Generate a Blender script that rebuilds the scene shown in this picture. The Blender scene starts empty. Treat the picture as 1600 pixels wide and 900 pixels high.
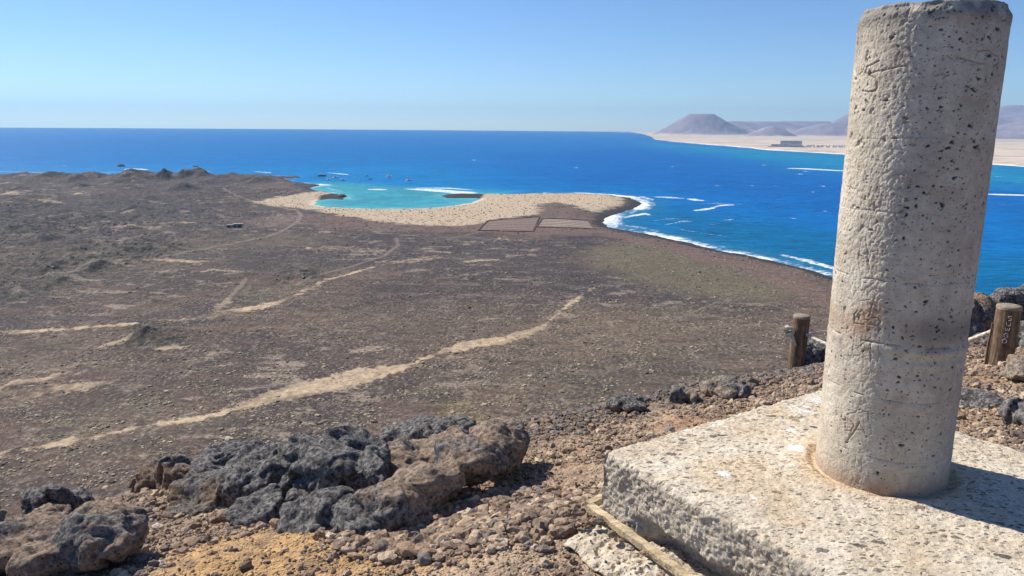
import bpy, math, random
import numpy as np
from mathutils import Vector

# ------------------------------------------------------------------ camera, sky, sun, exposure
H = 128.0                                   # eye height above the sea (m)
FOC = 1190.0                                # focal length in photograph pixels (1600 wide)
PITCH = math.atan(253.5 / FOC)
ROLL = math.radians(0.48)
SUN_AZ = math.radians(-53.0)                # from +Y, negative = left
SUN_EL = math.radians(42.0)

scene = bpy.context.scene
COL = scene.collection
Fv = np.array([0, math.cos(PITCH), -math.sin(PITCH)])
U0 = np.array([0, math.sin(PITCH), math.cos(PITCH)])
R0 = np.array([1.0, 0, 0])
Rv = R0 * math.cos(ROLL) + U0 * math.sin(ROLL)
Uv = -R0 * math.sin(ROLL) + U0 * math.cos(ROLL)

cam_d = bpy.data.cameras.new('camera')
cam = bpy.data.objects.new('camera', cam_d)
COL.objects.link(cam)
from mathutils import Matrix
cam.matrix_world = Matrix(((Rv[0], Uv[0], -Fv[0], 0), (Rv[1], Uv[1], -Fv[1], 0), (Rv[2], Uv[2], -Fv[2], H), (0, 0, 0, 1)))
cam_d.sensor_width = 36.0
cam_d.lens = 36.0 * FOC / 1600.0
cam_d.clip_start = 0.05
cam_d.clip_end = 90000
scene.camera = cam

world = bpy.data.worlds.new('World')
scene.world = world
world.use_nodes = True
wn = world.node_tree
for n in list(wn.nodes):
    wn.nodes.remove(n)
sky = wn.nodes.new('ShaderNodeTexSky')
sky.sky_type = 'NISHITA'
sky.sun_disc = False
sky.sun_elevation = SUN_EL
sky.sun_rotation = SUN_AZ
sky.altitude = 1500
sky.air_density = 1.0
sky.dust_density = 0.0
sky.ozone_density = 3.4
bg = wn.nodes.new('ShaderNodeBackground')
bg.inputs[1].default_value = 0.083
wo = wn.nodes.new('ShaderNodeOutputWorld')
tint = wn.nodes.new('ShaderNodeMix')
tint.data_type = 'RGBA'; tint.blend_type = 'MULTIPLY'; tint.inputs[0].default_value = 1.0
tint.inputs[7].default_value = (0.80, 0.93, 1.12, 1)
wn.links.new(sky.outputs[0], tint.inputs[6])
wn.links.new(tint.outputs[2], bg.inputs[0])
wn.links.new(bg.outputs[0], wo.inputs[0])

sd = bpy.data.lights.new('sun', 'SUN')
sd.energy = 4.8
sd.angle = math.radians(0.53)
sd.color = (1.0, 0.94, 0.85)
sun = bpy.data.objects.new('sun', sd)
COL.objects.link(sun)
sdir = Vector((math.sin(SUN_AZ) * math.cos(SUN_EL), math.cos(SUN_AZ) * math.cos(SUN_EL), math.sin(SUN_EL)))
sun.rotation_euler = sdir.to_track_quat('Z', 'Y').to_euler()
sun.location = (0, 0, H + 40)

scene.view_settings.view_transform = 'Standard'
scene.view_settings.look = 'None'
scene.view_settings.exposure = 0.45
scene.view_settings.gamma = 1.0
scene.view_settings.use_curve_mapping = False
scene.cycles.max_bounces = 5
scene.cycles.diffuse_bounces = 2
scene.cycles.glossy_bounces = 2
scene.cycles.volume_bounces = 0

# ------------------------------------------------------------------ helpers
rng = np.random.default_rng(7)
random.seed(5)


def ray(px, py):
    return Fv + (px - 800) / FOC * Rv - (py - 450) / FOC * Uv


def at(px, py, z):
    """point of the real world seen at that place of the photograph, on the level z (m above sea)"""
    d = ray(px, py)
    return d * (z - H) / d[2] + np.array([0, 0, H])


_perm = np.random.default_rng(3).permutation(4096).astype(np.int32)
_g2x = np.cos(np.arange(4096) * 2.399963).astype(np.float32)
_g2y = np.sin(np.arange(4096) * 2.399963).astype(np.float32)
_g3 = np.random.default_rng(4).normal(size=(4096, 3))
_g3 /= np.linalg.norm(_g3, axis=1)[:, None]


def _h2(i, j):
    return _perm[(_perm[i & 4095] + j) & 4095]


def _h3(i, j, k):
    return _perm[(_h2(i, j) + k) & 4095]


def n2(x, y, s=0):
    x = x + s * 37.17
    y = y - s * 11.3
    xf = np.floor(x); yf = np.floor(y)
    fx = (x - xf).astype(np.float32); fy = (y - yf).astype(np.float32)
    xi = xf.astype(np.int32); yi = yf.astype(np.int32)
    u = fx * fx * fx * (fx * (fx * 6 - 15) + 10); v = fy * fy * fy * (fy * (fy * 6 - 15) + 10)
    px = (_perm[xi & 4095], _perm[(xi + 1) & 4095])
    def g(a, b):
        q = _perm[(px[a] + (yi + b)) & 4095]
        return _g2x[q] * (fx - a) + _g2y[q] * (fy - b)
    p = g(0, 0) * (1 - u) + g(1, 0) * u
    q = g(0, 1) * (1 - u) + g(1, 1) * u
    return (p * (1 - v) + q * v) * 1.5


def fb2(x, y, o=4, s=0, gain=0.5, ridge=False):
    t = 0; a = 1; tot = 0
    for k in range(o):
        q = n2(x * 2 ** k, y * 2 ** k, s + k * 3)
        if ridge:
            q = 1 - 2 * np.abs(q)
        t = t + a * q
        tot += a
        a *= gain
    return t / tot


def n3(p, s=0):
    p = p + s * np.array([17.3, -9.7, 5.1])
    i = np.floor(p).astype(np.int32)
    f = p - i
    w = f * f * f * (f * (f * 6 - 15) + 10)
    r = 0
    for a in (0, 1):
        for b in (0, 1):
            for c in (0, 1):
                g = _g3[_h3(i[:, 0] + a, i[:, 1] + b, i[:, 2] + c)]
                d = (g * (f - np.array([a, b, c]))).sum(1)
                ww = (w[:, 0] if a else 1 - w[:, 0]) * (w[:, 1] if b else 1 - w[:, 1]) * (w[:, 2] if c else 1 - w[:, 2])
                r = r + ww * d
    return r * 1.5


def fb3(p, o=4, s=0, gain=0.5, ridge=False):
    t = 0; a = 1; tot = 0
    for k in range(o):
        q = n3(p * 2.03 ** k, s + k * 3)
        if ridge:
            q = 1 - 2 * np.abs(q)
        t = t + a * q; tot += a; a *= gain
    return t / tot


def wor3(p, s=0):
    """distance to the nearest of one random point per unit cell"""
    p = p + s * np.array([7.3, 3.7, 9.1])
    i = np.floor(p).astype(np.int32)
    best = np.full(len(p), 9.0)
    for a in (-1, 0, 1):
        for b in (-1, 0, 1):
            for c in (-1, 0, 1):
                h = _h3(i[:, 0] + a, i[:, 1] + b, i[:, 2] + c)
                q = np.stack([h % 61 / 61.0, (h * 7) % 67 / 67.0, (h * 13) % 71 / 71.0], 1)
                d = i + np.array([a, b, c]) + q - p
                best = np.minimum(best, (d * d).sum(1))
    return np.sqrt(best)


def ss(a, b, x):
    t = np.clip((x - a) / (b - a), 0, 1)
    return t * t * (3 - 2 * t)


def mixc(c, d, m):
    return c * (1 - m[..., None]) + np.asarray(d) * m[..., None]


def poly_sd(P, X, Y, margin=None):
    """signed distance to a closed polygon, positive inside; only worked out near it when a margin is given"""
    P = np.asarray([q[:2] for q in P], float)
    if margin is not None:
        m = (X > P[:, 0].min() - margin) & (X < P[:, 0].max() + margin) & (Y > P[:, 1].min() - margin) & (Y < P[:, 1].max() + margin)
        out = np.full(X.shape, -1e4)
        if m.any():
            out[m] = poly_sd(P, X[m], Y[m])
        return out
    best = np.full(X.shape, 1e18)
    ins = np.zeros(X.shape, bool)
    for k in range(len(P)):
        ax, ay = P[k]; bx, by = P[(k + 1) % len(P)]
        ex, ey = bx - ax, by - ay
        L = ex * ex + ey * ey + 1e-12
        t = np.clip(((X - ax) * ex + (Y - ay) * ey) / L, 0, 1)
        best = np.minimum(best, (X - ax - t * ex) ** 2 + (Y - ay - t * ey) ** 2)
        c = ((ay > Y) != (by > Y))
        xx = ax + (Y - ay) * ex / (ey if abs(ey) > 1e-12 else 1e-12)
        ins ^= c & (X < xx)
    dd = np.sqrt(best)
    return np.where(ins, dd, -dd)


def line_d(P, X, Y, margin=None):
    P = np.asarray([q[:2] for q in P], float)
    if margin is not None:
        m = (X > P[:, 0].min() - margin) & (X < P[:, 0].max() + margin) & (Y > P[:, 1].min() - margin) & (Y < P[:, 1].max() + margin)
        out = np.full(X.shape, 1e4)
        if m.any():
            out[m] = line_d(P, X[m], Y[m])
        return out
    best = np.full(X.shape, 1e18)
    for k in range(len(P) - 1):
        ax, ay = P[k]; bx, by = P[k + 1]
        ex, ey = bx - ax, by - ay
        L = ex * ex + ey * ey + 1e-12
        t = np.clip(((X - ax) * ex + (Y - ay) * ey) / L, 0, 1)
        best = np.minimum(best, (X - ax - t * ex) ** 2 + (Y - ay - t * ey) ** 2)
    return np.sqrt(best)


def ground_pts(pts, z=4.0):
    return [at(a, b, z) for a, b in pts]


def strip_poly(pts, z=4.0):
    """(x, y, half width in y) -> closed outline on the ground"""
    up = [at(a, b - w, z) for a, b, w in pts]
    dn = [at(a, b + w, z) for a, b, w in pts]
    return up + dn[::-1]


def mesh_obj(name, V, Fc, mats=(), parent=None, loc=None, smooth=False, attrs=None, colors=None):
    V = np.asarray(V, np.float64); Fc = np.asarray(Fc, np.int32)
    me = bpy.data.meshes.new(name)
    me.vertices.add(len(V))
    if loc is not None:
        V = V - np.asarray(loc)
    me.vertices.foreach_set('co', V.astype(np.float32).ravel())
    k = Fc.shape[1]
    me.loops.add(Fc.size)
    me.polygons.add(len(Fc))
    me.loops.foreach_set('vertex_index', Fc.ravel())
    me.polygons.foreach_set('loop_start', np.arange(0, Fc.size, k, dtype=np.int32))
    me.polygons.foreach_set('use_smooth', np.full(len(Fc), bool(smooth)))
    me.update(calc_edges=True)
    for an, av in (attrs or {}).items():
        a = me.attributes.new(an, 'FLOAT', 'POINT')
        a.data.foreach_set('value', np.asarray(av, np.float32).ravel())
    if colors is not None:
        a = me.attributes.new('albedo', 'FLOAT_COLOR', 'POINT')
        c = np.ones((len(V), 4), np.float32); c[:, :3] = np.clip(colors, 0, 1)
        a.data.foreach_set('color', c.ravel())
    for m in mats:
        me.materials.append(m)
    o = bpy.data.objects.new(name, me)
    COL.objects.link(o)
    if loc is not None:
        o.location = loc
    if parent is not None:
        o.parent = parent
        o.location = Vector(loc) - parent.location if loc is not None else -parent.location
    return o


def grid_faces(nr, nc, wrap=False):
    a = np.arange(nr - 1)[:, None] * nc
    c = np.arange(nc if wrap else nc - 1)[None, :]
    d = (c + 1) % nc
    return np.stack([(a + c), (a + d), (a + nc + d), (a + nc + c)], -1).reshape(-1, 4)


def tag(o, label=None, cat=None, group=None, kind=None):
    if label: o['label'] = label
    if cat: o['category'] = cat
    if group: o['group'] = group
    if kind: o['kind'] = kind
    return o


def empty(name, loc, label, cat, group=None):
    o = bpy.data.objects.new(name, None)
    COL.objects.link(o)
    o.location = loc
    return tag(o, label, cat, group)


class MB:
    """collects simple solids into one mesh"""
    def __init__(s):
        s.v = []; s.f = []; s.n = 0
    def add(s, V, F):
        V = np.asarray(V, float)
        s.v.append(V)
        for q in F:
            q = list(q)
            s.f.append([x + s.n for x in (q if len(q) == 4 else q + [q[-1]])][:len(q)])
        s.n += len(V)
    def box(s, c, d, rz=0, taper=(1, 1)):
        c = np.asarray(c, float)
        hx, hy, hz = d[0] / 2, d[1] / 2, d[2] / 2
        V = []
        for z in (-1, 1):
            tx, ty = (taper if z > 0 else (1, 1))
            for x, y in ((-1, -1), (1, -1), (1, 1), (-1, 1)):
                V.append((x * hx * tx, y * hy * ty, z * hz))
        V = np.array(V)
        ca, sa = math.cos(rz), math.sin(rz)
        V = np.stack([V[:, 0] * ca - V[:, 1] * sa, V[:, 0] * sa + V[:, 1] * ca, V[:, 2]], 1) + c
        s.add(V, [(3, 2, 1, 0), (4, 5, 6, 7), (0, 1, 5, 4), (1, 2, 6, 5), (2, 3, 7, 6), (3, 0, 4, 7)])
    def tube(s, pts, r, k=8, twist=0.0, lobes=0, amp=0.0):
        pts = np.asarray(pts, float)
        n = len(pts)
        r = np.full(n, r) if np.isscalar(r) else np.asarray(r)
        T = np.gradient(pts, axis=0)
        T /= np.linalg.norm(T, axis=1)[:, None] + 1e-9
        ref = np.array([0.0, 0, 1]) if abs(T[0, 2]) < 0.9 else np.array([1.0, 0, 0])
        V = []
        s_len = np.concatenate([[0], np.cumsum(np.linalg.norm(np.diff(pts, axis=0), axis=1))])
        for i in range(n):
            a = np.cross(T[i], ref); a /= np.linalg.norm(a) + 1e-9
            b = np.cross(T[i], a)
            ref = -b if abs(np.dot(b, T[i])) > 1 else np.cross(a, T[i])
            for j in range(k):
                t = 2 * math.pi * j / k
                rr = r[i] * (1 + (amp * abs(math.cos((lobes * t + twist * s_len[i]) / 2)) - amp / 2 if lobes else 0))
                V.append(pts[i] + rr * (math.cos(t) * a + math.sin(t) * b))
        F = []
        for i in range(n - 1):
            for j in range(k):
                F.append((i * k + j, i * k + (j + 1) % k, (i + 1) * k + (j + 1) % k, (i + 1) * k + j))
        F.append(tuple(range(k))[::-1]); F.append(tuple(range((n - 1) * k, n * k)))
        s.add(V, F)
    def build(s, name, m, parent=None, loc=None, smooth=False):
        V = np.concatenate(s.v)
        if loc is not None:
            V = V - np.asarray(loc)
        me = bpy.data.meshes.new(name)
        me.from_pydata([tuple(x) for x in V], [], s.f)
        me.materials.append(m)
        if smooth:
            me.polygons.foreach_set('use_smooth', np.full(len(me.polygons), True))
        o = bpy.data.objects.new(name, me)
        COL.objects.link(o)
        if loc is not None:
            o.location = loc
        if parent is not None:
            o.parent = parent
            if loc is not None:
                o.location = Vector(loc) - parent.location
        return o


# ------------------------------------------------------------------ node helpers
class NT:
    def __init__(s, name):
        s.m = bpy.data.materials.new(name)
        s.m.use_nodes = True
        s.t = s.m.node_tree
        for n in list(s.t.nodes): s.t.nodes.remove(n)
        s.out = s.t.nodes.new('ShaderNodeOutputMaterial')
        s.b = s.t.nodes.new('ShaderNodeBsdfPrincipled')
        s.t.links.new(s.b.outputs[0], s.out.inputs[0])
        s.b.inputs['Roughness'].default_value = 0.95
        s.b.inputs['Specular IOR Level'].default_value = 0.15
    def n(s, k, **kw):
        x = s.t.nodes.new(k)
        for a, b in kw.items(): setattr(x, a, b)
        return x
    def set(s, sock, v):
        if isinstance(v, bpy.types.NodeSocket): s.t.links.new(v, sock)
        elif v is not None:
            if hasattr(sock.default_value, '__len__') and not hasattr(v, '__len__'):
                sock.default_value = (v,) * len(sock.default_value)
            elif hasattr(sock.default_value, '__len__') and len(sock.default_value) == 4 and len(v) == 3:
                sock.default_value = (*v, 1)
            else: sock.default_value = v
    def attr(s, name, col=False):
        a = s.n('ShaderNodeAttribute', attribute_name=name)
        return a.outputs['Color' if col else 'Fac']
    def coord(s, kind='Object', scale=None, rot=None):
        o = s.n('ShaderNodeTexCoord').outputs[kind]
        if scale is not None or rot is not None:
            mp = s.n('ShaderNodeMapping')
            s.t.links.new(o, mp.inputs[0])
            if scale is not None: mp.inputs['Scale'].default_value = scale
            if rot is not None: mp.inputs['Rotation'].default_value = rot
            o = mp.outputs[0]
        return o
    def noise(s, vec, scale, detail=4, rough=0.55, dist=0.0):
        x = s.n('ShaderNodeTexNoise')
        s.set(x.inputs['Vector'], vec); s.set(x.inputs['Scale'], scale)
        x.inputs['Detail'].default_value = detail; x.inputs['Roughness'].default_value = rough
        x.inputs['Distortion'].default_value = dist
        return x.outputs['Fac']
    def vor(s, vec, scale, feature='F1', rand=1.0):
        x = s.n('ShaderNodeTexVoronoi', feature=feature)
        s.set(x.inputs['Vector'], vec); s.set(x.inputs['Scale'], scale)
        x.inputs['Randomness'].default_value = rand
        return x
    def ramp(s, v, a, b, lo=0.0, hi=1.0):
        x = s.n('ShaderNodeMapRange', interpolation_type='SMOOTHSTEP')
        s.set(x.inputs[0], v)
        x.inputs[1].default_value = a; x.inputs[2].default_value = b
        x.inputs[3].default_value = lo; x.inputs[4].default_value = hi
        return x.outputs[0]
    def math(s, op, a, b=None, clamp=False):
        x = s.n('ShaderNodeMath', operation=op, use_clamp=clamp)
        s.set(x.inputs[0], a)
        if b is not None: s.set(x.inputs[1], b)
        return x.outputs[0]
    def mix(s, f, a, b, mode='MIX'):
        x = s.n('ShaderNodeMix', data_type='RGBA', blend_type=mode)
        s.set(x.inputs[0], f); s.set(x.inputs[6], a); s.set(x.inputs[7], b)
        return x.outputs[2]
    def cramp(s, v, stops):
        x = s.n('ShaderNodeValToRGB')
        e = x.color_ramp.elements
        while len(e) > 1: e.remove(e[-1])
        e[0].position = stops[0][0]; e[0].color = (*stops[0][1], 1)
        for p, c in stops[1:]:
            q = e.new(p); q.color = (*c, 1)
        s.set(x.inputs[0], v)
        return x.outputs[0]
    def bump(s, h, dist, strength=1.0, prev=None):
        x = s.n('ShaderNodeBump')
        s.set(x.inputs['Height'], h); x.inputs['Distance'].default_value = dist
        x.inputs['Strength'].default_value = strength
        if prev is not None: s.t.links.new(prev, x.inputs['Normal'])
        return x.outputs[0]
    def col(s, v): s.set(s.b.inputs['Base Color'], v)
    def nrm(s, v): s.t.links.new(v, s.b.inputs['Normal'])


# ------------------------------------------------------------------ materials
def m_plain():
    t = NT('dry_lava_plain')
    c = t.coord('Object')
    a = t.attr('albedo', True)
    f = t.noise(c, 0.35, 5, 0.7)
    f2 = t.noise(c, 1.6, 3, 0.6)
    k = t.math('ADD', t.ramp(f, 0.3, 0.7, 0.72, 1.25), t.ramp(f2, 0.3, 0.7, -0.12, 0.12))
    t.col(t.mix(1.0, a, k, 'MULTIPLY'))
    t.nrm(t.bump(t.math('ADD', f, f2), 0.7, 0.5))
    return t.m


def m_sea():
    t = NT('sea_water')
    c = t.coord('Object')
    a = t.attr('albedo', True)
    foam = t.attr('foam')
    w1 = t.noise(t.coord('Object', (0.028, 0.10, 1), (0, 0, 0.25)), 1.0, 7, 0.66, 0.5)
    w2 = t.noise(t.coord('Object', (0.006, 0.010, 1), (0, 0, -0.3)), 1.0, 5, 0.6, 0.3)
    k = t.math('ADD', t.ramp(w1, 0.32, 0.68, 0.74, 1.22), t.ramp(w2, 0.3, 0.7, -0.10, 0.10))
    w3 = t.noise(t.coord('Object', (0.09, 0.30, 1), (0, 0, 0.2)), 1.0, 4, 0.6, 0.3)
    k = t.math('ADD', k, t.ramp(w3, 0.35, 0.65, -0.16, 0.16))
    base = t.mix(1.0, a, k, 'MULTIPLY')
    fn = t.noise(t.coord('Object', (0.14, 0.22, 1)), 1.0, 6, 0.78)
    fm = t.ramp(t.math('ADD', foam, t.math('MULTIPLY', t.math('SUBTRACT', fn, 0.5), 2.6)), 0.42, 0.86)
    t.col(t.mix(fm, base, (0.78, 0.82, 0.84)))
    t.set(t.b.inputs['Roughness'], t.math('ADD', t.math('MULTIPLY', fm, 0.5), 0.42))
    t.b.inputs['Specular IOR Level'].default_value = 0.05
    t.b.inputs['IOR'].default_value = 1.33
    t.nrm(t.bump(w1, 3.0, 0.8))
    return t.m


def m_desert():
    t = NT('far_desert')
    a = t.attr('albedo', True)
    f = t.noise(t.coord('Object', (0.004, 0.004, 0.004)), 1.0, 6, 0.6)
    t.col(t.mix(1.0, a, t.ramp(f, 0.3, 0.7, 0.88, 1.12), 'MULTIPLY'))
    return t.m


def m_summit():
    t = NT('gravelly_summit_soil')
    c = t.coord('Object')
    a = t.attr('albedo', True)
    f = t.noise(c, 26, 6, 0.7)
    v = t.vor(c, 70)
    v2 = t.vor(c, 150)
    stone = t.ramp(v.outputs['Distance'], 0.15, 0.45, 1, 0)
    pick = t.n('ShaderNodeSeparateColor'); t.set(pick.inputs[0], v.outputs['Color'])
    sm = t.math('MULTIPLY', stone, t.ramp(pick.outputs[0], 0.35, 0.45))
    k = t.ramp(f, 0.3, 0.7, 0.66, 1.25)
    col = t.mix(1.0, a, k, 'MULTIPLY')
    sc = t.cramp(pick.outputs[1], [(0, (0.10, 0.065, 0.045)), (0.4, (0.20, 0.13, 0.085)), (0.7, (0.33, 0.24, 0.16)), (1, (0.08, 0.07, 0.065))])
    t.col(t.mix(t.math('MULTIPLY', sm, 0.6), col, sc))
    b = t.bump(t.math('ADD', f, t.math('MULTIPLY', v2.outputs['Distance'], -0.5)), 0.012, 0.8)
    t.nrm(t.bump(sm, 0.006, 0.9, b))
    return t.m


def m_gravel(name='loose_gravel', dark=1.0):
    t = NT(name)
    c = t.coord('Object')
    tn = t.attr('tint')
    col = t.cramp(tn, [(0, (0.165, 0.145, 0.134)), (0.12, (0.25, 0.215, 0.19)), (0.22, (0.15, 0.118, 0.098)), (0.42, (0.33, 0.225, 0.15)), (0.6, (0.25, 0.185, 0.14)), (0.8, (0.46, 0.34, 0.23)), (1, (0.56, 0.47, 0.36))])
    f = t.noise(c, 120, 4, 0.7)
    k = t.ramp(f, 0.3, 0.7, 0.65 * dark, 1.25 * dark)
    t.col(t.mix(1.0, col, k, 'MULTIPLY'))
    t.nrm(t.bump(f, 0.004, 0.8))
    return t.m


def m_lava(name, dark=(0.135, 0.126, 0.119), tan=(0.25, 0.18, 0.13), amount=0.5):
    t = NT(name)
    c = t.coord('Object')
    big = t.noise(c, 4.5, 5, 0.6, 0.6)
    f = t.noise(c, 55, 6, 0.72)
    v = t.vor(c, 60)
    dust = t.attr('dust')
    m = t.ramp(t.math('ADD', t.math('MULTIPLY', t.math('SUBTRACT', big, 0.5), 1.4), dust), .62 - amount - 0.10, .62 - amount + 0.10)
    cd = t.mix(t.ramp(f, 0.40, 0.62), tuple(x * .7 for x in dark), tuple(x * 2.6 for x in dark))
    ct = t.mix(t.ramp(f, 0.35, 0.65), tuple(x * 0.62 for x in tan), tuple(x * 1.5 for x in tan))
    col = t.mix(m, cd, ct)
    pit = t.ramp(v.outputs['Distance'], 0.16, 0.30, 0.35, 1)
    col = t.mix(1.0, col, pit, 'MULTIPLY')
    lich = t.ramp(t.noise(c, 17, 4, 0.7), 0.66, 0.72)
    col = t.mix(t.math('MULTIPLY', lich, 0.4), col, (0.30, 0.29, 0.26))
    t.col(col)
    b = t.bump(f, 0.03, 0.9)
    t.nrm(t.bump(v.outputs['Distance'], 0.008, 0.6, b))
    return t.m


def m_column():
    t = NT('weathered_cement')
    c = t.coord('Object')
    f1 = t.noise(c, 7, 5, 0.6)
    f2 = t.noise(c, 60, 5, 0.7)
    f3 = t.noise(c, 220, 4, 0.7)
    col = t.mix(t.ramp(f1, 0.35, 0.65), (0.52, 0.445, 0.345), (0.62, 0.545, 0.435))
    col = t.mix(1.0, col, t.ramp(f2, 0.3, 0.7, 0.84, 1.13), 'MULTIPLY')
    col = t.mix(t.attr('stain'), col, (0.36, 0.215, 0.13))
    col = t.mix(t.attr('grey'), col, (0.27, 0.245, 0.21))
    col = t.mix(t.attr('pit'), col, (0.055, 0.047, 0.042))  # shade inside holes and grooves put into the cement colour
    v = t.vor(t.coord('Object', (1, 1, 1.3)), 145)
    pk = t.n('ShaderNodeSeparateColor'); t.set(pk.inputs[0], v.outputs['Color'])
    sp = t.math('MULTIPLY', t.ramp(v.outputs['Distance'], 0.15, 0.26, 1, 0), t.ramp(pk.outputs[0], 0.72, 0.78))
    col = t.mix(t.math('MULTIPLY', sp, 0.8), col, (0.10, 0.085, 0.075))
    t.col(col)
    h = t.math('SUBTRACT', t.math('ADD', f2, t.math('MULTIPLY', f3, 0.5)), t.math('MULTIPLY', sp, 0.6))
    t.nrm(t.bump(h, 0.0035, 0.8))
    return t.m


def m_slab(name='pebbly_concrete', tone=1.0, side=True):
    t = NT(name)
    c = t.coord('Object')
    wob = t.n('ShaderNodeTexNoise'); t.set(wob.inputs['Vector'], c); wob.inputs['Scale'].default_value = 22
    ad = t.n('ShaderNodeVectorMath', operation='MULTIPLY_ADD')
    t.set(ad.inputs[0], wob.outputs['Color']); ad.inputs[1].default_value = (0.03,) * 3; t.set(ad.inputs[2], c)
    def mp(scale, rz):
        m = t.n('ShaderNodeMapping'); t.set(m.inputs[0], ad.outputs[0])
        m.inputs['Scale'].default_value = scale; m.inputs['Rotation'].default_value = (0, 0, rz)
        return m.outputs[0]
    f1 = t.noise(c, 5, 4, 0.6)
    f2 = t.noise(c, 45, 5, 0.7)
    f3 = t.noise(c, 200, 4, 0.7)
    col = t.mix(t.ramp(f1, 0.35, 0.65), (0.60 * tone, 0.50 * tone, 0.365 * tone), (0.68 * tone, 0.60 * tone, 0.475 * tone))
    col = t.mix(1.0, col, t.ramp(f2, 0.3, 0.7, 0.78, 1.15), 'MULTIPLY')
    hsum = t.math('ADD', f2, t.math('MULTIPLY', f3, 0.4))
    dens = t.ramp(t.noise(c, 7, 4, 0.65), 0.34, 0.66, -0.14, 0.40)
    for sc, rz, thr, amt in (((45, 95, 60), 0.5, 0.52, 0.85), ((85, 170, 110), 0.9, 0.55, 0.8), ((22, 34, 26), -0.4, 0.80, 0.9)):
        v = t.vor(mp(sc, rz), 1.0)
        pk = t.n('ShaderNodeSeparateColor'); t.set(pk.inputs[0], v.outputs['Color'])
        size = t.math('ADD', t.math('MULTIPLY', pk.outputs[2], 0.16), 0.20)
        inside = t.ramp(t.math('SUBTRACT', v.outputs['Distance'], size), -0.04, 0.05, 1, 0)
        s_ = t.math('MULTIPLY', inside, t.ramp(t.math('ADD', pk.outputs[0], dens), thr, thr + 0.04))
        stc = t.cramp(pk.outputs[1], [(0, (0.085, 0.075, 0.07)), (0.35, (0.17, 0.145, 0.125)), (0.65, (0.30, 0.25, 0.20)), (0.85, (0.38, 0.26, 0.15)), (1, (0.45, 0.38, 0.30))])
        col = t.mix(t.math('MULTIPLY', s_, amt), col, stc)
        hsum = t.math('ADD', hsum, t.math('MULTIPLY', s_, 0.35))
    if side:
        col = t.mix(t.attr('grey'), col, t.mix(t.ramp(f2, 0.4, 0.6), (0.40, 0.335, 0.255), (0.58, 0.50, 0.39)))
        col = t.mix(t.attr('stain'), col, (0.60, 0.42, 0.24))
        wm = t.ramp(t.math('ADD', t.attr('white'), t.math('MULTIPLY', t.math('SUBTRACT', t.noise(c, 38, 6, 0.8), 0.5), 2.4)), 0.40, 0.95)
        col = t.mix(wm, col, (0.86, 0.86, 0.85))
    t.col(col)
    t.nrm(t.bump(hsum, 0.006, 0.9))
    return t.m


def m_wood(name, a, b, scale=(60, 60, 4), rings=0.6):
    t = NT(name)
    c = t.coord('Object', scale)
    f = t.noise(c, 1.0, 5, 0.65, 0.5)
    g = t.noise(t.coord('Object'), 25, 4, 0.6)
    col = t.mix(t.ramp(f, 0.3, 0.7), a, b)
    col = t.mix(1.0, col, t.ramp(g, 0.3, 0.7, 0.75, 1.15), 'MULTIPLY')
    cr = t.ramp(t.math('ABSOLUTE', t.math('SUBTRACT', f, 0.5)), 0.0, 0.02, 0.45, 1)
    t.col(t.mix(1.0, col, cr, 'MULTIPLY'))
    t.nrm(t.bump(f, 0.006, 0.8))
    return t.m


def m_flat(name, c, rough=0.8, scale=3.0, var=0.15, spec=0.3):
    t = NT(name)
    f = t.noise(t.coord('Object'), scale, 4, 0.6)
    t.col(t.mix(1.0, c, t.ramp(f, 0.3, 0.7, 1 - var, 1 + var), 'MULTIPLY'))
    t.b.inputs['Roughness'].default_value = rough
    t.b.inputs['Specular IOR Level'].default_value = spec
    return t.m


M = dict(
    plain=m_plain(), sea=m_sea(), desert=m_desert(), summit=m_summit(), gravel=m_gravel(),
    lava=m_lava('black_lava'), lava_tan=m_lava('dusty_lava', tan=(0.36, 0.27, 0.20), amount=0.62),
    lava_pale=m_lava('pale_lava', dark=(0.11, 0.10, 0.09), tan=(0.33, 0.27, 0.21), amount=0.6),
    column=m_column(), slab=m_slab(), footing=m_slab('crumbly_footing_concrete', 0.98, False),
    post=m_wood('weathered_post_wood', (0.12, 0.08, 0.052), (0.27, 0.185, 0.125)),
    post_top=m_wood('sawn_post_end', (0.24, 0.19, 0.14), (0.40, 0.33, 0.25), (40, 40, 40)),
    batten=m_wood('bleached_batten_wood', (0.45, 0.34, 0.20), (0.66, 0.53, 0.34), (14, 80, 80)),
    rope=m_flat('hemp_rope', (0.58, 0.51, 0.41), 0.95, 90, 0.3, 0.1),
    white=m_flat('white_paint', (0.78, 0.77, 0.74), 0.6, 3, 0.08),
    boat_dark=m_flat('dark_hull_paint', (0.04, 0.05, 0.08), 0.5),
    boat_blue=m_flat('blue_hull_paint', (0.05, 0.16, 0.34), 0.5),
    glass=m_flat('dark_glass', (0.03, 0.04, 0.05), 0.2, 3, 0.05, 0.5),
    metal=m_flat('mast_metal', (0.6, 0.6, 0.6), 0.4),
    hotel=m_flat('hotel_render', (0.74, 0.74, 0.76), 0.9, 0.05, 0.1),
    hotel_dark=m_flat('balcony_recess', (0.24, 0.26, 0.30), 0.7),
    villa=m_flat('white_render', (0.70, 0.66, 0.60), 0.9, 0.05, 0.1),
    drystone=m_flat('dry_stone', (0.12, 0.09, 0.07), 0.95, 0.8, 0.4, 0.1),
    ruin=m_flat('whitewashed_ruin', (0.34, 0.31, 0.28), 0.9, 0.4, 0.25),
    shadow_dark=m_flat('dark_opening', (0.03, 0.03, 0.03), 0.9),
)


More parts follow.
